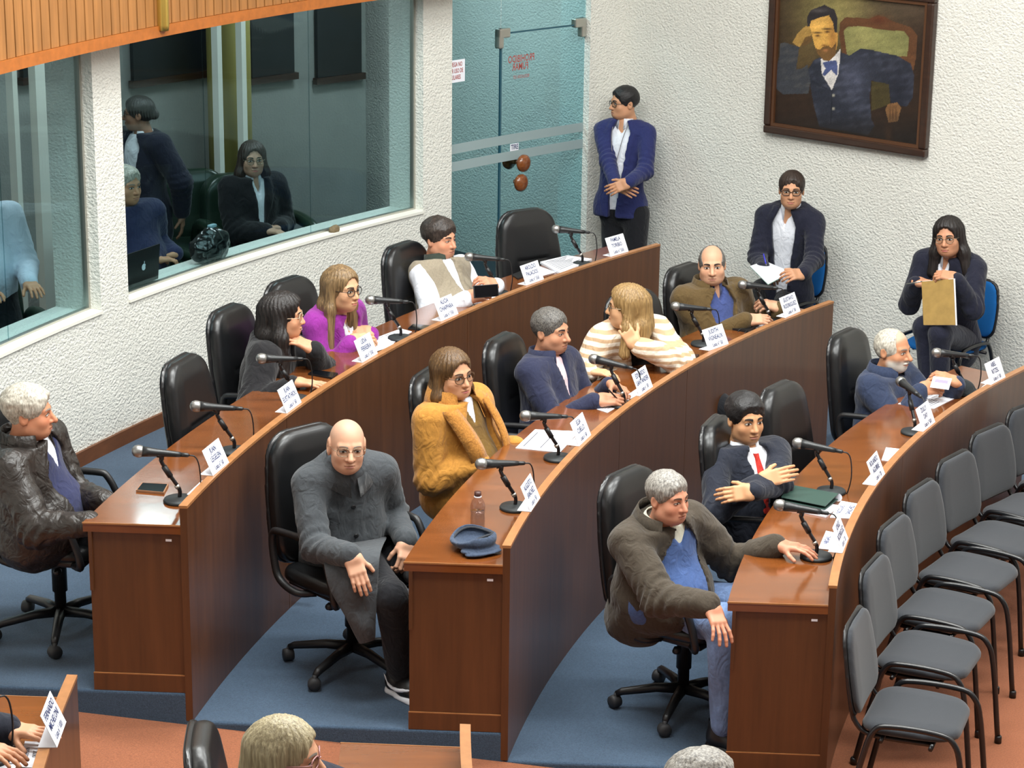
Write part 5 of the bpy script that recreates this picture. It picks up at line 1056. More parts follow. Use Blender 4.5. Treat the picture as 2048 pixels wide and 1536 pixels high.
# ---------------------------------------------------------------- name cards
def place_text(lines, root, M, C, wd, ht, sizes, m, y0=.0):
    for s_, (cx, cy), sz, sx in lines:
        me = textmesh(s_, sz, m); w_ = max(v.co.x for v in me.vertices)-min(v.co.x for v in me.vertices); k = min(sx, wd*.86/max(w_, 1e-4))
        for v in me.vertices: v.co.x *= k
        for v in me.vertices: q = C+M@np.array([cx+v.co.x, cy+v.co.y, .0012]); v.co = Vector(q-np.array(root['_o']))
        o = bpy.data.objects.new('lettering', me); COL.objects.link(o); o.parent = root
def standcard(bl, br, h, lines, lab, ht=.118, lean=.05, flip=False):
    z0 = h+DH+LIP+.001; A = at(*bl, z0); B = at(*br, z0); c_ = (A+B)/2; rr, tt = topol(c_); c_ = pol(rr+.004, tt, z0); X = unit(B-A); wd = .19
    out = unit(np.array([c_[0]-C0[0], c_[1]-C0[1], 0])); Y = unit(np.array([0, 0, 1])*ht+out*lean); N = np.cross(X, Y)
    if N@out > 0: N = -N
    root = setp(empty('name_card', tuple(c_)), lab, 'name card', 'white name cards on the desk edges')
    t = .0018; V = []
    for x in (-wd/2, wd/2):
        for (y, n) in ((0, 0), (ht, 0), (ht, -t), (0, -t)): V.append(c_+X*x+Y*y+N*n)
    obj('face', V, [(0, 1, 2, 3), (4, 7, 6, 5), (0, 4, 5, 1), (1, 5, 6, 2), (2, 6, 7, 3), (3, 7, 4, 0)], PAPER, root)
    V = []
    for x in (-wd/2, wd/2):
        for (a, z) in ((0, 0), (.06, .0), (.06, t), (0, t)): V.append(c_+X*x+out*a+np.array([0, 0, z]))
    obj('foot_flap', V, [(0, 1, 2, 3), (4, 7, 6, 5), (0, 4, 5, 1), (1, 5, 6, 2), (2, 6, 7, 3), (3, 7, 4, 0)], PAPER, root)
    M = np.column_stack([X, Y, N]); a, b, l3 = lines
    place_text([(a, (0, ht*.8), .034, .8), (b, (0, ht*.5), .034, .8), (l3, (0, ht*.18), .028, .8)], root, M, c_, wd, ht, None, INK)
for bl, br, h, ln, lab in [
    ((428, 952), (460, 925), HA, ('JUAN', 'LEGELEN', 'Lista n° 50'), 'white name card nearest the left end of the rear desk'), ((573, 829), (607, 803), HA, ('JUAN', 'EUSTATHIOU', 'Lista n° 50'), 'white name card by the hand of the woman in black'), ((724, 727), (759, 706), HA, ('LIDIA', 'FERREIRA', 'Lista n° 550'), 'white name card in front of the woman in purple'), ((884, 643), (918, 628), HA, ('ALICIA', 'CHIAPPARA', 'Lista n° 550'), 'white name card by the elbow of the man in beige vest'), ((1052, 572), (1091, 558), HA, ('AROLDO', 'PALACIOS', 'Lista n° 550'), 'white name card before the empty chair by the glass door'), ((1222, 514), (1259, 503), HA, ('PAMELA', 'TORIBIO', 'Lista n° 550'), 'white name card below the standing man in blue blazer'),
    ((1063, 1025), (1083, 995), HB, ('AUGUSTO', 'SANCHEZ', 'Lista n° 50'), 'white name card by the bottle end of the middle desk'), ((1161, 892), (1183, 871), HB, ('ELSA', 'CUELLO', 'Lista n° 50'), 'white name card by the sheet before the woman in mustard'), ((1280, 793), (1308, 773), HB, ('EDUARDO', 'SANTANDER', 'Lista n° 50'), 'white name card by the writing man in navy'), ((1419, 702), (1459, 688), HB, ('JUDITH', 'VIGNEAUX', 'Lista n° 50'), 'white name card between striped cardigan and olive jacket'), ((1570, 637), (1604, 622), HB, ('GUSTAVO', 'RODRIGUEZ', 'Lista n° 50'), 'white name card at the far end of the middle desk'),
    ((1984, 770), (2012, 755), HC, ('ABEL', 'RITZEL', 'Lista n° 50'), 'white name card at the far right of the front desk'), ((1845, 866), (1875, 842), HC, ('ZULLY', 'DAY', 'Lista n° 503'), 'white name card in front of the white-bearded man'), ((1752, 972), (1772, 948), HC, ('ROLANDO', 'AGUIRRE', 'Lista n° 20'), 'white name card in the middle of the front desk'), ((1686, 1108), (1699, 1076), HC, ('JORGE', 'RODRIGUEZ', 'Lista n° 20'), 'white name card nearest the left end of the front desk'), ((117, 1495), (135, 1444), HA, ('FERNANDO', 'MICHELONI', 'Lista n° 1001'), 'white name card standing on the desk end at bottom left')]:
    standcard(bl, br, h, ln, lab)
def sheet(name, corners, z, lab, cat, m=PAPER, th=.002, parent=None, group=None, kids=(), lines=0, lift=0.):
    P = [at(u, v, z) for u, v in corners]; c_ = sum(P)/4; root = setp(empty(name, (c_[0], c_[1], z)), lab, cat, group)
    V = [p+[0, 0, .0006] for p in P]+[p+[0, 0, th+.0006] for p in P]; F = [(3, 2, 1, 0), (4, 5, 6, 7)]+[(i, (i+1) % 4, 4+(i+1) % 4, 4+i) for i in range(4)]
    n = np.cross(P[1]-P[0], P[3]-P[0])
    if n[2] < 0: F = [f[::-1] for f in F]
    obj(name+'_body' if name != 'sheet' else 'page', V, F, m, root); tl = np.array([0, 0, th+.0012])
    for i in range(lines):                       # printed lines
        s0 = .12+.76*i/max(1, lines); a = P[0]*(1-s0)+P[3]*s0; b = P[1]*(1-s0)+P[2]*s0; a2 = a*.9+b*.1; b2 = a*(.15+.1*(i % 3))+b*(.85-.1*(i % 3)); dn = (P[3]-P[0])*.022
        obj('print_line', [a2+tl, b2+tl, b2+dn+tl, a2+dn+tl], [(0, 1, 2, 3)], INKK, root)
    return root, P
def flatcard(corners, z, lines, lab, m=INK):     # corners: text top-left, top-right, bottom-right, bottom-left
    root, P = sheet('name_card', corners, z, lab, 'name card', th=.003, group='white name cards lying flat'); X = P[1]-P[0]; wd = np.linalg.norm(X); X = X/wd; Yv = P[0]-P[3]; ht = np.linalg.norm(Yv); Yv = Yv/ht; C = sum(P)/4+np.array([0, 0, .0042]); M = np.column_stack([X, Yv, (0, 0, 1)]); n = len(lines)
    place_text([(s_, (0, ht*(.5-(i+.5)/n)*.9), ht/n*.62, .9) for i, s_ in enumerate(lines)], root, M, C, wd, ht, None, m)
flatcard([(1660, 1036), (1682, 1003), (1717, 1009), (1704, 1038)], HC+DH, ['NICOLAS', 'SANCHEZ'], 'white name card lying flat beside the green folder')
flatcard([(1637, 1098), (1652, 1063), (1686, 1070), (1682, 1102)], HC+DH+.002, ['ABIGAIL', 'MADRID'], 'white name card lying flat by the microphone base of the front desk')
flatcard([(1763, 921), (1772, 896), (1799, 899), (1778, 923)], HC+DH, ['SAUL', 'DIAZ'], 'white name card lying flat in the middle of the front desk')
flatcard([(38, 1535), (50, 1484), (100, 1487), (92, 1540)], HA+DH, ['ANDERSON', 'ORTIZ', 'Lista n° 1001'], 'white name card lying flat at the bottom left', INKK)
flatcard([(374, 990), (404, 962), (411, 964), (384, 992)], HA+DH+LIP*.6, ['JUAN'], 'white name card fallen behind the lip at the left end of the rear desk')
sheet('sheet', [(0, 1486), (42, 1490), (30, 1540), (-10, 1540)], HA+DH, 'printed white sheet on the desk at bottom left', 'paper', lines=7)
sheet('sheet', [(752, 676), (802, 658), (824, 664), (764, 700)], HA+DH, 'white sheet beside the woman in purple', 'paper', lines=5)
sheet('sheet', [(738, 690), (770, 672), (790, 690), (745, 706)], HA+DH+.003, 'second white sheet under the arm of the woman in purple', 'paper', lines=4)
sheet('sheet', [(934, 604), (975, 590), (1004, 594), (955, 612)], HA+DH, 'white sheet under the hands of the man in beige vest', 'paper', lines=3)
sheet('sheet', [(1080, 528), (1135, 515), (1184, 522), (1122, 551)], HA+DH, 'stack of white sheets before the empty chair by the door', 'paper', th=.014, lines=8)
sheet('sheet', [(1050, 540), (1075, 532), (1112, 545), (1070, 556)], HA+DH+.001, 'white sheet left of the paper stack on the rear desk', 'paper', lines=3)
sheet('tablet', [(1024, 552), (1052, 541), (1064, 549), (1036, 560)], HA+DH, 'black tablet beside the name card on the rear desk', 'tablet', PLASB, .01)
sheet('sheet', [(1031, 897), (1070, 860), (1158, 864), (1120, 906)], HB+DH, 'large white sheet in front of the woman in mustard', 'paper', th=.003, lines=2)
sheet('sheet', [(1182, 815), (1235, 786), (1272, 792), (1215, 826)], HB+DH, 'white sheet the man in navy writes on', 'paper', lines=6)
sheet('sheet', [(1488, 652), (1515, 632), (1565, 632), (1530, 660)], HB+DH, 'white sheet under the hands of the man in olive jacket', 'paper', lines=5)
sheet('notebook', [(1342, 722), (1352, 714), (1398, 714), (1390, 726)], HB+DH, 'closed dark notebook with cream pages between two name cards', 'notebook', mat('notebook cover', (60, 40, 30), .5), .016)
sheet('folder', [(1462, 660), (1490, 648), (1518, 652), (1496, 666)], HB+DH, 'small black folder by the sleeve of the man in olive', 'folder', PLASB, .012)
sheet('sheet', [(1796, 808), (1850, 786), (1912, 796), (1868, 818)], HC+DH, 'printed sheet in front of the white-bearded man', 'paper', lines=9)
sheet('sheet', [(1840, 792), (1862, 782), (1902, 796), (1880, 804)], HC+DH+.003, 'folded sheet on top of the papers of the white-bearded man', 'paper', lines=4)
sheet('sheet', [(1944, 790), (1972, 768), (1990, 768), (1962, 790)], HC+DH, 'white slip beside the far right name card', 'paper')
sheet('sheet', [(1549, 1014), (1570, 994), (1678, 1014), (1652, 1036)], HC+DH, 'white papers under the green folder on the front desk', 'paper', th=.008)
gf, P_ = sheet('folder', [(1562, 1002), (1580, 982), (1676, 1000), (1650, 1020)], HC+DH+.011, 'dark green folder stuffed with papers on the front desk', 'folder', mat('green folder card', (40, 66, 58), .5), .004)
e0, e1 = P_[2], P_[1]; V = []; n_ = 10
for i in range(n_+1):
    a = math.pi*i/n_-math.pi/2; 
    for e in (e0, e1): V.append(e+np.array([.018*math.cos(a), -.004*math.cos(a), .018+.02*math.sin(a)-.006]))
fo = obj('curled_pages', V, [(2*i, 2*i+1, 2*i+3, 2*i+2) for i in range(n_)], PAPER, gf, smooth=True)
V = np.array([P_[0], P_[1], P_[2], P_[3]])+[0, 0, .02]; V[1] += [0, 0, .012]; V[2] += [0, 0, .012]; V2 = V-[0, 0, .003]
obj('cover', np.vstack([V, V2]), [(0, 1, 2, 3), (7, 6, 5, 4)]+[(i, 4+i, 4+(i+1) % 4, (i+1) % 4) for i in range(4)], MATS['green folder card'], gf)
SCR = mat('phone glass', (12, 14, 18), .06, .6)
def phone(c, z, lab, edge=PLASB):
    r, P = sheet('phone', c, z, lab, 'phone', edge, .009); obj('screen', [sum(P)/4+(p-sum(P)/4)*.93+[0, 0, .0102] for p in P], [(0, 1, 2, 3)], SCR, r)
phone([(272, 984), (284, 969), (337, 972), (328, 989)], HA+DH, 'phone lying on the left end of the rear desk', mat('phone edge', (150, 110, 80), .4))
phone([(616, 750), (628, 743), (676, 749), (664, 759)], HA+DH, 'black phone by the hand of the woman in black')
phone([(816, 659), (826, 651), (860, 654), (850, 663)], HA+DH, 'phone on the rear desk right of the papers of the woman in purple')
# phone held by the man in the vest
q = at(972, 582, HA+.845); r = setp(empty('phone', tuple(q)), 'black phone in the hands of the man in beige vest', 'phone'); obj('phone_body', *T(box(.15, .072, .009, (0, 0, 0), .003), RZ(math.radians(20))@RX(math.radians(75)), q), PLASB, r); obj('screen', *T(box(.138, .064, .001, (0, 0, .005)), RZ(math.radians(20))@RX(math.radians(75)), q), SCR, r)
# slip held by the bearded man
q = at(1882, 766, HC+.87); r = setp(empty('paper_slip', tuple(q)), 'folded paper slip in the hands of the white-bearded man', 'paper'); obj('page', *T(box(.1, .075, .002), RZ(math.radians(-25))@RX(math.radians(38)), q), PAPER, r); obj('print_line', *T(box(.07, .02, .0005, (0, .01, .0015)), RZ(math.radians(-25))@RX(math.radians(38)), q), mat('lilac print', (150, 140, 190), .7), r)
# pens
def pen(a, b, lab, m=BLKMET):
    a = np.asarray(a); b = np.asarray(b); r = setp(empty('pen', tuple(a)), lab, 'pen'); obj('barrel', *tube([a, b], .0045, 8), m, r, smooth=True); obj('tip', *tube([a, a-unit(b-a)*.012], [.004, .001], 8), METG, r, smooth=True)
pen(at(1242, 806, HB+.765), at(1216, 778, HB+.86), 'pen in the hand of the man in navy sweater')
pen(at(1140, 888, HB+DH+.006), at(1162, 866, HB+DH+.006), 'pen lying beside the large white sheet')
pen(wl(1532, 528, 11.42), wl(1527, 508, 11.46), 'blue pen held by the woman writing below the portrait', mat('blue pen', (60, 60, 200), .3))
pen(wl(1842, 563, 11.36), wl(1812, 569, 11.36), 'silver pen held by the woman with the brown folder', METG)
# reading glasses left on the desk
q = at(1494, 665, HB+DH+.004); r = setp(empty('eyeglasses', tuple(q)), 'folded eyeglasses lying by the man in olive jacket', 'glasses')
for s_ in (-1, 1): obj('rim', *tube([q+RZ(-.6)@np.array([s_*.032+.024*math.cos(a), .018*math.sin(a), .002+.012*math.sin(a)]) for a in np.linspace(0, 2*math.pi, 17)], .0018, 6, False), PLASB, r, smooth=True); obj('temple', *tube([q+RZ(-.6)@np.array([s_*.055, .004, .004]), q+RZ(-.6)@np.array([s_*.03, .06, .004])], .0018, 6), PLASB, r, smooth=True)
# water bottle
q = at(955, 1066, HB+DH); r = setp(empty('water_bottle', tuple(q)), 'clear plastic water bottle on the middle desk', 'bottle'); PET = glassmat('clear plastic', (236, 232, 236)); obj('bottle_body', *T(lathe([(.029, 0), (.0315, .006), (.0315, .07), (.0295, .085), (.0315, .1), (.0315, .125), (.026, .145), (.014, .16), (.0125, .172)], 24), None, q), PET, r, smooth=True)
obj('water', *T(lathe([(.028, .003), (.0295, .008), (.0295, .07), (.028, .085), (.029, .1), (.001, .1)], 20), None, q), glassmat('water', (240, 244, 246)), r, smooth=True); obj('cap', *T(lathe([(.0145, .168), (.015, .17), (.015, .186), (.001, .187)], 20), None, q), mat('bottle cap', (70, 40, 34), .4), r, smooth=True); obj('neck_ring', *T(lathe([(.0155, .162), (.0165, .164), (.0155, .167)], 20), None, q), PAPER, r, smooth=True)
# flat cap turned upside down
CAPM = cloth('blue grey cap wool', (58, 70, 90), .2, (160, 160, 160)); q = at(948, 1098, HB+DH); r = setp(empty('flat_cap', tuple(q)), 'blue grey flat cap lying on the middle desk end', 'cap')
G = Grid((-.13, -.12, -.01), (.13, .14, .11), .0045); Pg = G.pts(); x, y, z = Pg[..., 0], Pg[..., 1], Pg[..., 2]
bowl = d_ell(Pg, (0, .01, .052+.0), (.098, .105, .055)); inner = d_ell(Pg, (0, .01, .062), (.088, .092, .054)); bowl = smaxv(bowl, -inner, .006); bowl = smaxv(bowl, z-.062-.022*np.sin(x*22+1.)+.12*(y-.02), .006)
brim = d_ell(Pg-np.array([0, -.085, .014]), (0, 0, 0), (.085, .035, .008)); brim = np.minimum(brim, d_ell(Pg-np.array([.0, -.06, .02]), (0, 0, 0), (.09, .04, .012)))
G.f = sminv(bowl, brim, .012)*.8; G.cut(.001-z, .003); V, F = G.mesh(); V = V+vnormals(V, F)*(wob(V, 3, 60)*.002)[:, None]; fobj('crown', V@RZ(.5).T+q, F, CAPM, r)
b_ = [(.082*math.cos(a), .012+.085*math.sin(a), .05+.02*math.sin(.082*math.cos(a)*22+1)-.1*(.085*math.sin(a))) for a in np.linspace(0, 2*math.pi, 33)]; obj('sweat_band', *tube(np.array(b_)@RZ(.5).T+q, .006, 6, False), mat('cap lining', (38, 42, 50), .8), r, smooth=True)
# dark cap by the bearded man
q = at(1912, 786, HC+DH); r = setp(empty('cap', tuple(q)), 'dark cap lying by the far microphone of the front desk', 'cap'); G = Grid((-.14, -.12, -.01), (.14, .12, .1), .006); G.ell((0, 0, .02), (.1, .085, .06), .01); G.ell((.07, -.03, .012), (.07, .06, .012), .02); G.cut(.001-G.pts()[..., 2], .004); V, F = G.mesh(); V = V+vnormals(V, F)*(wob(V, 5, 50)*.004)[:, None]; fobj('crown', V+q, F, cloth('charcoal cap', (34, 38, 40)), r)
obj('cap_button', *T(lathe([(.001, 0), (.008, .0), (.006, .005), (.001, .006)], 10), None, q+[0, 0, .08]), MATS['charcoal cap'], r, smooth=True)
# clipboard of the writing woman, folder of the other
c4 = [wl(1500, 533, 11.40), wl(1530, 523, 11.62), wl(1582, 545, 11.52), wl(1536, 569, 11.32)]; r = setp(empty('clipboard', tuple(sum(c4)/4)), 'printed sheet on a green folder held by the woman writing', 'paper')
for k_, m_, nm in ((0, mat('pale green card', (150, 190, 170), .6), 'backing_card'), (.004, PAPER, 'page')): V = np.array(c4)+[0, 0, k_]; obj(nm, np.vstack([V, V-[0, 0, .003]]), [(0, 1, 2, 3), (7, 6, 5, 4)]+[(i, 4+i, 4+(i+1) % 4, (i+1) % 4) for i in range(4)], m_, r)
for i in range(7):
    s0 = .3+.09*i; a = c4[0]*(1-s0)+c4[3]*s0; b = c4[1]*(1-s0)+c4[2]*s0; obj('print_line', [a*.9+b*.1+[0, 0, .0055], a*.35+b*.65+[0, 0, .0055], a*.35+b*.65+(c4[3]-c4[0])*.035+[0, 0, .0055], a*.9+b*.1+(c4[3]-c4[0])*.035+[0, 0, .0055]], [(0, 1, 2, 3)], INKK, r)
c4 = [wl(1843, 563, 11.36), wl(1906, 558, 11.36), wl(1910, 650, 11.30), wl(1847, 650, 11.30)]; r = setp(empty('folder', tuple(sum(c4)/4)), 'brown cardboard folder held upright by the seated woman', 'folder'); V = np.array(c4); nrm = np.array([-NW[0], -NW[1], .1])*.006; obj('cover', np.vstack([V, V-nrm]), [(3, 2, 1, 0), (4, 5, 6, 7)]+[(i, (i+1) % 4, 4+(i+1) % 4, 4+i) for i in range(4)], mat('kraft folder', (166, 134, 74), .7, var=.12, vscale=(20, 20, 20)), r)
V2 = V-nrm*1.3+(V-V.mean(0))*.02+[.004, -.002, 0]; obj('pages', np.vstack([V2, V2-nrm*.8]), [(3, 2, 1, 0), (4, 5, 6, 7)]+[(i, (i+1) % 4, 4+(i+1) % 4, 4+i) for i in range(4)], PAPER, r)
# ---------------------------------------------------------------- portrait
fl, fr_ = onwall(1527, 265, NWALL-.045), onwall(1850, 316, NWALL-.045); zb = (fl[2]+fr_[2])/2; ux = unit(np.array([fr_[0]-fl[0], fr_[1]-fl[1], 0])); Wf = np.linalg.norm((fr_-fl)[:2]); tr = onwall(1862, -2, NWALL-.045); Hf = tr[2]-zb+.03; nn = np.array([-NW[0], -NW[1], 0]); O = np.array([fl[0], fl[1], zb])
pr = setp(empty('portrait', tuple(O)), 'large oil portrait of a bearded seated man in a dark wooden frame', 'painting'); FRM = mat('dark frame wood', (52, 32, 22), .35, var=.2, vscale=(12, 12, 40), coat=.3)
def fbar(x0, x1, z0, z1, d0, d1): return np.array([O+ux*x+np.array([0, 0, z])+nn*d for x in (x0, x1) for z in (z0, z1) for d in (d0, d1)]), [(0, 1, 3, 2), (4, 6, 7, 5), (0, 4, 5, 1), (2, 3, 7, 6), (1, 5, 7, 3), (0, 2, 6, 4)]
fw_ = .055
for bx in ((0, Wf, 0, fw_), (0, Wf, Hf-fw_, Hf), (0, fw_, fw_, Hf-fw_), (Wf-fw_, Wf, fw_, Hf-fw_)):
    b_ = obj('frame_bar', *fbar(*bx, -.045, .012), FRM, pr); md = b_.modifiers.new('b', 'BEVEL'); md.width = .012; md.segments = 3
for bx in ((fw_, Wf-fw_, fw_, fw_+.02), (fw_, Wf-fw_, Hf-fw_-.02, Hf-fw_), (fw_, fw_+.02, fw_+.02, Hf-fw_-.02), (Wf-fw_-.02, Wf-fw_, fw_+.02, Hf-fw_-.02)): obj('inner_moulding', *fbar(*bx, -.04, -.002), mat('frame slip', (84, 54, 34), .35), pr)
nx, nz = 230, 190; gx = np.linspace(fw_, Wf-fw_, nx); gz = np.linspace(fw_, Hf-fw_, nz); XX, ZZ = np.meshgrid(gx, gz, indexing='ij'); PV = O+XX[..., None]*ux+ZZ[..., None]*np.array([0, 0, 1])-nn*.022; PV = PV.reshape(-1, 3)
qq = PV-CO; dep = qq@_fw; pu = 1024+FPX*(qq@_rt)/dep; pv = 768-FPX*(qq@_up)/dep; cx_, cy_ = (pu-1500)/.3467, pv/.3467    # brush strokes are given on a 1096 x 952 sketch of the canvas
def inpoly(P):
    P = np.asarray(P, float); r_ = np.zeros(len(cx_), bool); n = len(P)
    for i in range(n):
        (x1, y1), (x2, y2) = P[i], P[(i+1) % n]; c_ = ((y1 > cy_) != (y2 > cy_)); xi = (x2-x1)*(cy_-y1)/(y2-y1+1e-9)+x1; r_ ^= c_ & (cx_ < xi)
    return r_
rs = np.random.RandomState(4); NZ = wob(np.column_stack([cx_/300, cy_/300, cx_*0]), 5, 40)
PC = np.tile(np.array([46, 33, 25.]), (len(cx_), 1))
def mixc(mask, c, k=1.): 
    global PC
    m_ = (np.asarray(mask, float)*k)[:, None]; PC = PC*(1-m_)+np.array(c, float)*m_
def gl(x, y, rx, ry, p=2): return np.exp(-(np.abs((cx_-x)/rx)**p+np.abs((cy_-y)/ry)**p))
mixc(gl(500, 60, 260, 220), (150, 140, 84), .85); mixc(gl(300, 330, 110, 120), (110, 92, 54), .6); mixc(gl(880, 40, 240, 120), (92, 78, 62), .6)
mixc(inpoly([(512, 200), (520, 130), (548, 100), (620, 102), (690, 108), (735, 88), (775, 96), (830, 125), (930, 158), (965, 205), (958, 330), (940, 420), (540, 340)]), (92, 60, 38)); mixc(inpoly([(540, 180), (560, 155), (640, 150), (740, 168), (890, 182), (916, 215), (908, 325), (560, 320)]), (124, 122, 76)); mixc(gl(640, 220, 90, 80)*inpoly([(540, 180), (560, 155), (640, 150), (740, 168), (890, 182), (916, 215), (908, 325), (560, 320)]), (160, 152, 96), .6); mixc(gl(745, 115, 50, 24), (84, 44, 28), .8)
mixc(inpoly([(700, 470), (800, 480), (810, 600), (700, 640)]), (66, 58, 34))
JK = inpoly([(335, 400), (370, 345), (405, 330), (430, 350), (520, 300), (575, 320), (640, 278), (700, 288), (850, 322), (928, 368), (948, 440), (940, 560), (905, 615), (812, 598), (800, 485), (700, 465), (690, 560), (700, 690), (720, 725), (680, 780), (400, 730), (370, 620), (345, 480)]); mixc(JK, (44, 47, 58)); mixc(JK*np.clip(NZ, 0, 1), (78, 80, 94), .5); mixc(gl(600, 440, 80, 110)*JK, (84, 88, 108), .6); mixc(gl(860, 520, 70, 160)*JK, (30, 32, 42), .7)
AR = inpoly([(172, 252), (200, 244), (284, 272), (266, 400), (300, 395), (332, 372), (348, 470), (338, 540), (190, 544), (152, 512), (148, 410), (168, 330)]); mixc(AR, (56, 58, 64)); mixc(AR*np.clip(-NZ, 0, 1), (110, 108, 104), .45)
mixc(inpoly([(345, 470), (360, 462), (395, 480), (470, 525), (400, 500)]), (34, 36, 46), .6); mixc(inpoly([(244, 246), (276, 190), (318, 152), (350, 150), (356, 215), (318, 240), (284, 272)]), (158, 124, 66)); mixc(inpoly([(318, 215), (356, 205), (358, 240), (320, 262), (292, 265)]), (96, 70, 40), .8)
mixc(inpoly([(408, 342), (500, 310), (522, 280), (512, 420), (472, 522), (414, 425)]), (205, 200, 196)); mixc(inpoly([(418, 362), (455, 352), (500, 348), (506, 392), (500, 440), (468, 402), (430, 440), (416, 430), (436, 395)]), (72, 82, 122))
FC = inpoly([(345, 150), (352, 118), (400, 100), (455, 88), (478, 130), (498, 190), (506, 250), (490, 318), (458, 350), (424, 346), (388, 306), (366, 240)]); mixc(FC, (204, 156, 78)); mixc(gl(400, 140, 50, 40)*FC, (228, 176, 92), .8); mixc(gl(478, 230, 26, 90)*FC, (150, 100, 50), .7)
mixc(inpoly([(376, 275), (402, 288), (418, 270), (455, 262), (470, 280), (500, 240), (494, 318), (458, 352), (424, 348), (388, 310)]), (92, 66, 40), .85); mixc(gl(436, 290, 16, 8), (170, 110, 70), .8)
mixc(inpoly([(330, 155), (330, 96), (352, 58), (430, 28), (488, 56), (506, 110), (502, 190), (488, 186), (478, 128), (455, 88), (400, 102), (352, 120), (345, 150)]), (46, 42, 44)); mixc(gl(400, 62, 50, 12)*inpoly([(330, 155), (330, 96), (352, 58), (430, 28), (488, 56), (506, 110)]), (90, 84, 84), .7)
for ex, ey in ((390, 206), (446, 184)): mixc(gl(ex, ey, 13, 6), (60, 36, 20), .9); mixc(gl(ex, ey-17, 24, 5), (52, 36, 24), .9)
mixc(gl(424, 240, 8, 22), (222, 168, 88), .7); mixc(gl(428, 262, 14, 5), (110, 66, 34), .8); mixc(inpoly([(494, 190), (506, 190), (506, 240), (497, 250)]), (190, 140, 70))
for bx_, by_ in ((481, 550), (481, 627)): mixc(gl(bx_, by_, 9, 9, 4), (160, 156, 140), .9)
mixc(inpoly([(470, 525), (476, 525), (470, 720), (460, 720)]), (28, 30, 38), .7); mixc(inpoly([(780, 632), (796, 600), (850, 590), (872, 622), (852, 700), (800, 708)]), (122, 88, 56)); 
for k_ in (808, 824, 842): mixc(gl(k_, 660, 4, 40), (70, 46, 30), .7)
mixc(np.clip((cy_-640)/160, 0, 1), (28, 25, 24), .8); mixc(gl(800, 780, 20, 60), (64, 44, 30), .5); PC *= (1+.10*NZ[:, None]+.05*rs.normal(size=(len(cx_), 1)))
PC = np.clip(PC, 0, 255)/255; PC = np.where(PC <= .04045, PC/12.92, ((PC+.055)/1.055)**2.4)
ii = np.arange(nx*nz).reshape(nx, nz); F = np.stack([ii[:-1, :-1], ii[1:, :-1], ii[1:, 1:], ii[:-1, 1:]], -1).reshape(-1, 4); fobj('canvas', PV, F, mat('oil paint', (60, 50, 40), .45, .4, attr='Col', bump=.15, bscale=(200, 200, 200)), pr, col=PC)
# ---------------------------------------------------------------- press room things
lap = [oncyl(256, 588, RW+.14), oncyl(294, 573, RW+.14)]; z0 = TZ+.012; A, B = lap; A[2] = B[2] = z0; X = unit(B-A); 
r = setp(empty('laptop', tuple((A+B)/2)), 'dark laptop standing open on the window sill by the pillar', 'laptop'); out = unit(np.array([A[0]-C0[0], A[1]-C0[1], 0])); B = A+X*.3; A = A-X*.02
lid = [A, B, B+np.array([0, 0, .21])+out*-.02, A+np.array([0, 0, .21])-out*.02]; V = np.array(lid); obj('lid', np.vstack([V, V+out*.008]), [(0, 1, 2, 3), (7, 6, 5, 4)]+[(i, 4+i, 4+(i+1) % 4, (i+1) % 4) for i in range(4)], mat('laptop shell', (52, 46, 46), .35, metal=.4), r)
V = np.array([A, B, B+out*.2, A+out*.2]); obj('keyboard_base', np.vstack([V, V+[0, 0, .012]]), [(3, 2, 1, 0), (4, 5, 6, 7)]+[(i, (i+1) % 4, 4+(i+1) % 4, 4+i) for i in range(4)], METG, r)
c_ = (lid[0]+lid[1]+lid[2]+lid[3])/4-out*.006; Y = unit(lid[3]-lid[0]); obj('logo', [c_+X*(.02*math.cos(a)*(1-.25*(abs(a) < .45)))+Y*(.02*math.sin(a)) for a in np.linspace(-math.pi, math.pi, 25)[:-1]], [tuple(range(24))], PAPER, r); obj('logo_leaf', [c_+X*(.004+.007*math.cos(a)*.6)+Y*(.028+.007*math.sin(a)) for a in np.linspace(0, 2*math.pi, 9)[:-1]], [tuple(range(8))], PAPER, r)
q = oncyl(420, 528, RW+.17); q[2] = TZ; r = setp(empty('handbag', tuple(q)), 'crumpled shiny black handbag on the window sill', 'bag'); G = Grid((-.2, -.12, 0), (.2, .12, .26), .008); G.ell((0, 0, .09), (.16, .075, .1), .03); G.ell((.03, 0, .15), (.1, .06, .06), .04); V, F = G.mesh(); V = V+vnormals(V, F)*(wob(V, 6, 55)*.012+wob(V, 8, 110)*.006)[:, None]; V[:, 2] = np.maximum(V[:, 2], .001); th_ = math.radians(topol(q)[1]-90); fobj('bag_body', V@RZ(th_).T+q, F, mat('shiny black bag', (18, 20, 20), .22, .6), r); obj('bag_clasp', *T(box(.06, .03, .02, (.03, 0, .215), .006), RZ(th_), q), mat('pale clasp', (150, 180, 190), .4), r)
q = oncyl(668, 464, RW+.03); q[2] = TZ+.012; r = setp(empty('stone', tuple(q)), 'small brown stone on the window sill', 'stone'); G = Grid((-.06, -.05, 0), (.06, .05, .06), .005); G.ell((0, 0, .012), (.045, .03, .028), .01); G.ell((.015, 0, .02), (.02, .02, .022), .01); V, F = G.mesh(); V = V+vnormals(V, F)*(wob(V, 2, 120)*.004)[:, None]; fobj('stone_body', V@RZ(th_).T+q, F, mat('brown stone', (112, 96, 70), .8, var=.3, vscale=(60, 60, 60)), r)
GRN = mat('green leather', (34, 52, 40), .3, .5)
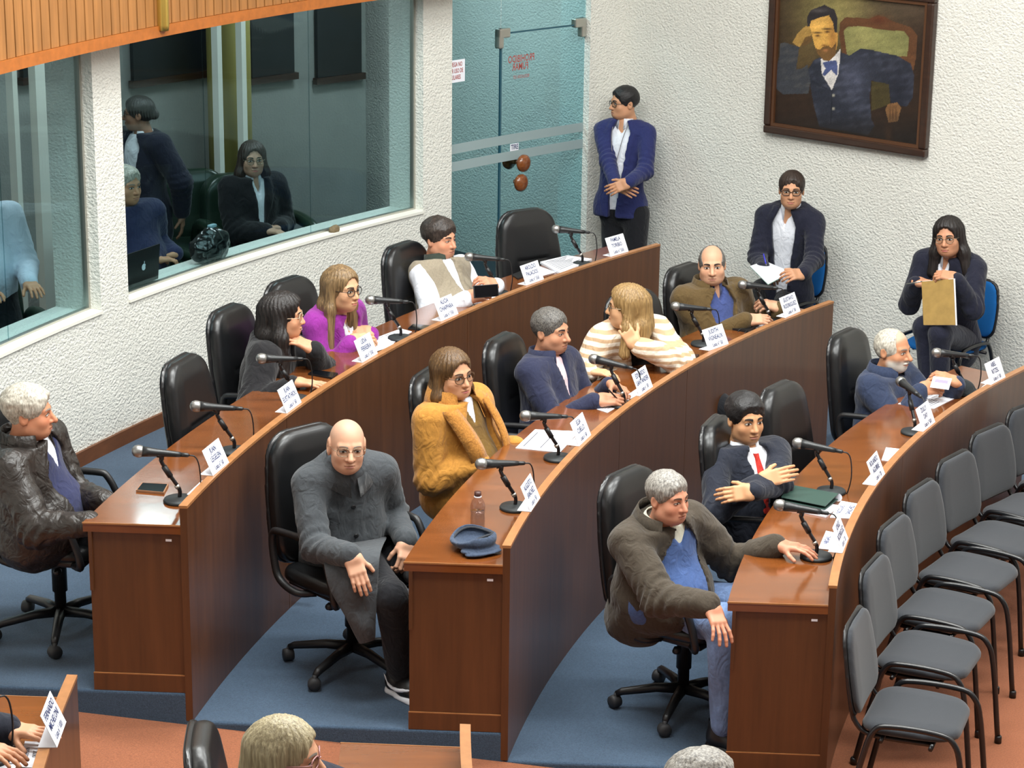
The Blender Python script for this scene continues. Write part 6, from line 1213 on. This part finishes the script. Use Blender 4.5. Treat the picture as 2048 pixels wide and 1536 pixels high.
def armchair(p, yw, lab):
    r = empty('armchair', tuple(p), yw, world=False); setp(r, lab, 'armchair', 'green leather armchairs in the press room'); V, F = pad(.26, .28, .26, .12, bulge=.04, rnd=.14); fobj('backrest', V@RX(.15).T+[0, -.3, .68], F, GRN, r); V, F = pad(.28, .28, .28, .12, bulge=.04, rnd=.1); fobj('seat', V[:, [0, 2, 1]]+[0, 0, .4], np.asarray(F)[:, ::-1], GRN, r)
    for s_ in (-1, 1): obj('arm', *tube(smoothpath([(s_*.33, .2, .3), (s_*.34, .22, .55), (s_*.34, .1, .62), (s_*.34, -.2, .62), (s_*.33, -.3, .5)], 4), .045, 10), GRN, r, smooth=True)
    obj('pedestal', *lathe([(.26, 0), (.26, .03), (.06, .06), (.05, .34)], 16), PLASB, r, smooth=True)
for key_, lab in (('presswoman', 'green armchair under the woman behind the wide window'), ('presswhite', 'green armchair under the white-haired man in the press room'), ('pressblue', 'green armchair at the left window under the person in pale blue')):
    h_ = [c for c in PEOPLE if c['key'] == key_][0]; armchair((h_['hip'][0], h_['hip'][1], HA), math.radians(h_['face']-90), lab)
q = oncyl(392, 400, 13.75); armchair((q[0], q[1], HA), math.radians(-160), 'empty green armchair between the two seated people behind the window')
YC = mat('ochre column', (150, 138, 72), .7, var=.08, vscale=(6, 6, 3)); q = oncyl(458, 150, 14.35); setp(obj('column', *T(lathe([(.16, HA), (.16, 3.3)], 24), None, (q[0], q[1], 0)), YC, smooth=True), 'round ochre column at the back of the press room', 'column', kind='structure')
for i, (u0, u1, lab) in enumerate(((40, 105, 'dark framed picture on the press room wall at far left'), (262, 418, 'dark framed picture above the standing person in the press room'), (500, 585, 'dark framed picture right of the ochre column'), (632, 720, 'dark framed picture at the right end of the press room wall'))):
    a, b = topol(oncyl(u0, 100, 14.57))[1], topol(oncyl(u1, 100, 14.57))[1]; zq = oncyl((u0+u1)/2, 150, 14.57)[2]; r = setp(empty('framed_picture', tuple(pol(14.57, (a+b)/2, zq))), lab, 'picture', 'dark pictures on the press room wall')
    obj('picture_panel', *arcslab(14.55, 14.58, zq, zq+1.2, min(a, b), max(a, b), 4), mat('dark picture', (30, 34, 36), .3, var=.2, vscale=(5, 5, 5)), r); obj('picture_frame', *arcslab(14.53, 14.58, zq-.05, zq, min(a, b)-.1, max(a, b)+.1, 4), FRM, r)
q = oncyl(30, 600, 12.9); setp(obj('pedestal', *T(lathe([(.2, HA), (.22, HA+.05), (.15, HA+.12), (.13, HA+.6)], 20), None, (q[0], q[1], 0)), mat('pale pedestal', (120, 140, 150), .5), smooth=True), 'pale round pedestal behind the left window', 'pedestal')
for u_, lab in ((437, 'white post behind the wide window'), (485, 'slim white post beside the ochre column'), (27, 'slim white post behind the left window'), (80, 'wide white post behind the left window')):
    q = oncyl(u_, 250, 14.1); t_ = topol(q)[1]; w_ = .10 if u_ == 80 else .04; d_ = math.degrees(w_/q[0:2].dot([0, 1])/2) if False else math.degrees(w_/13/2); struct('trim_post', *arcslab(14.07, 14.13, HA, 3.3, t_-d_, t_+d_, 1), PLAIN, lab, 'post')
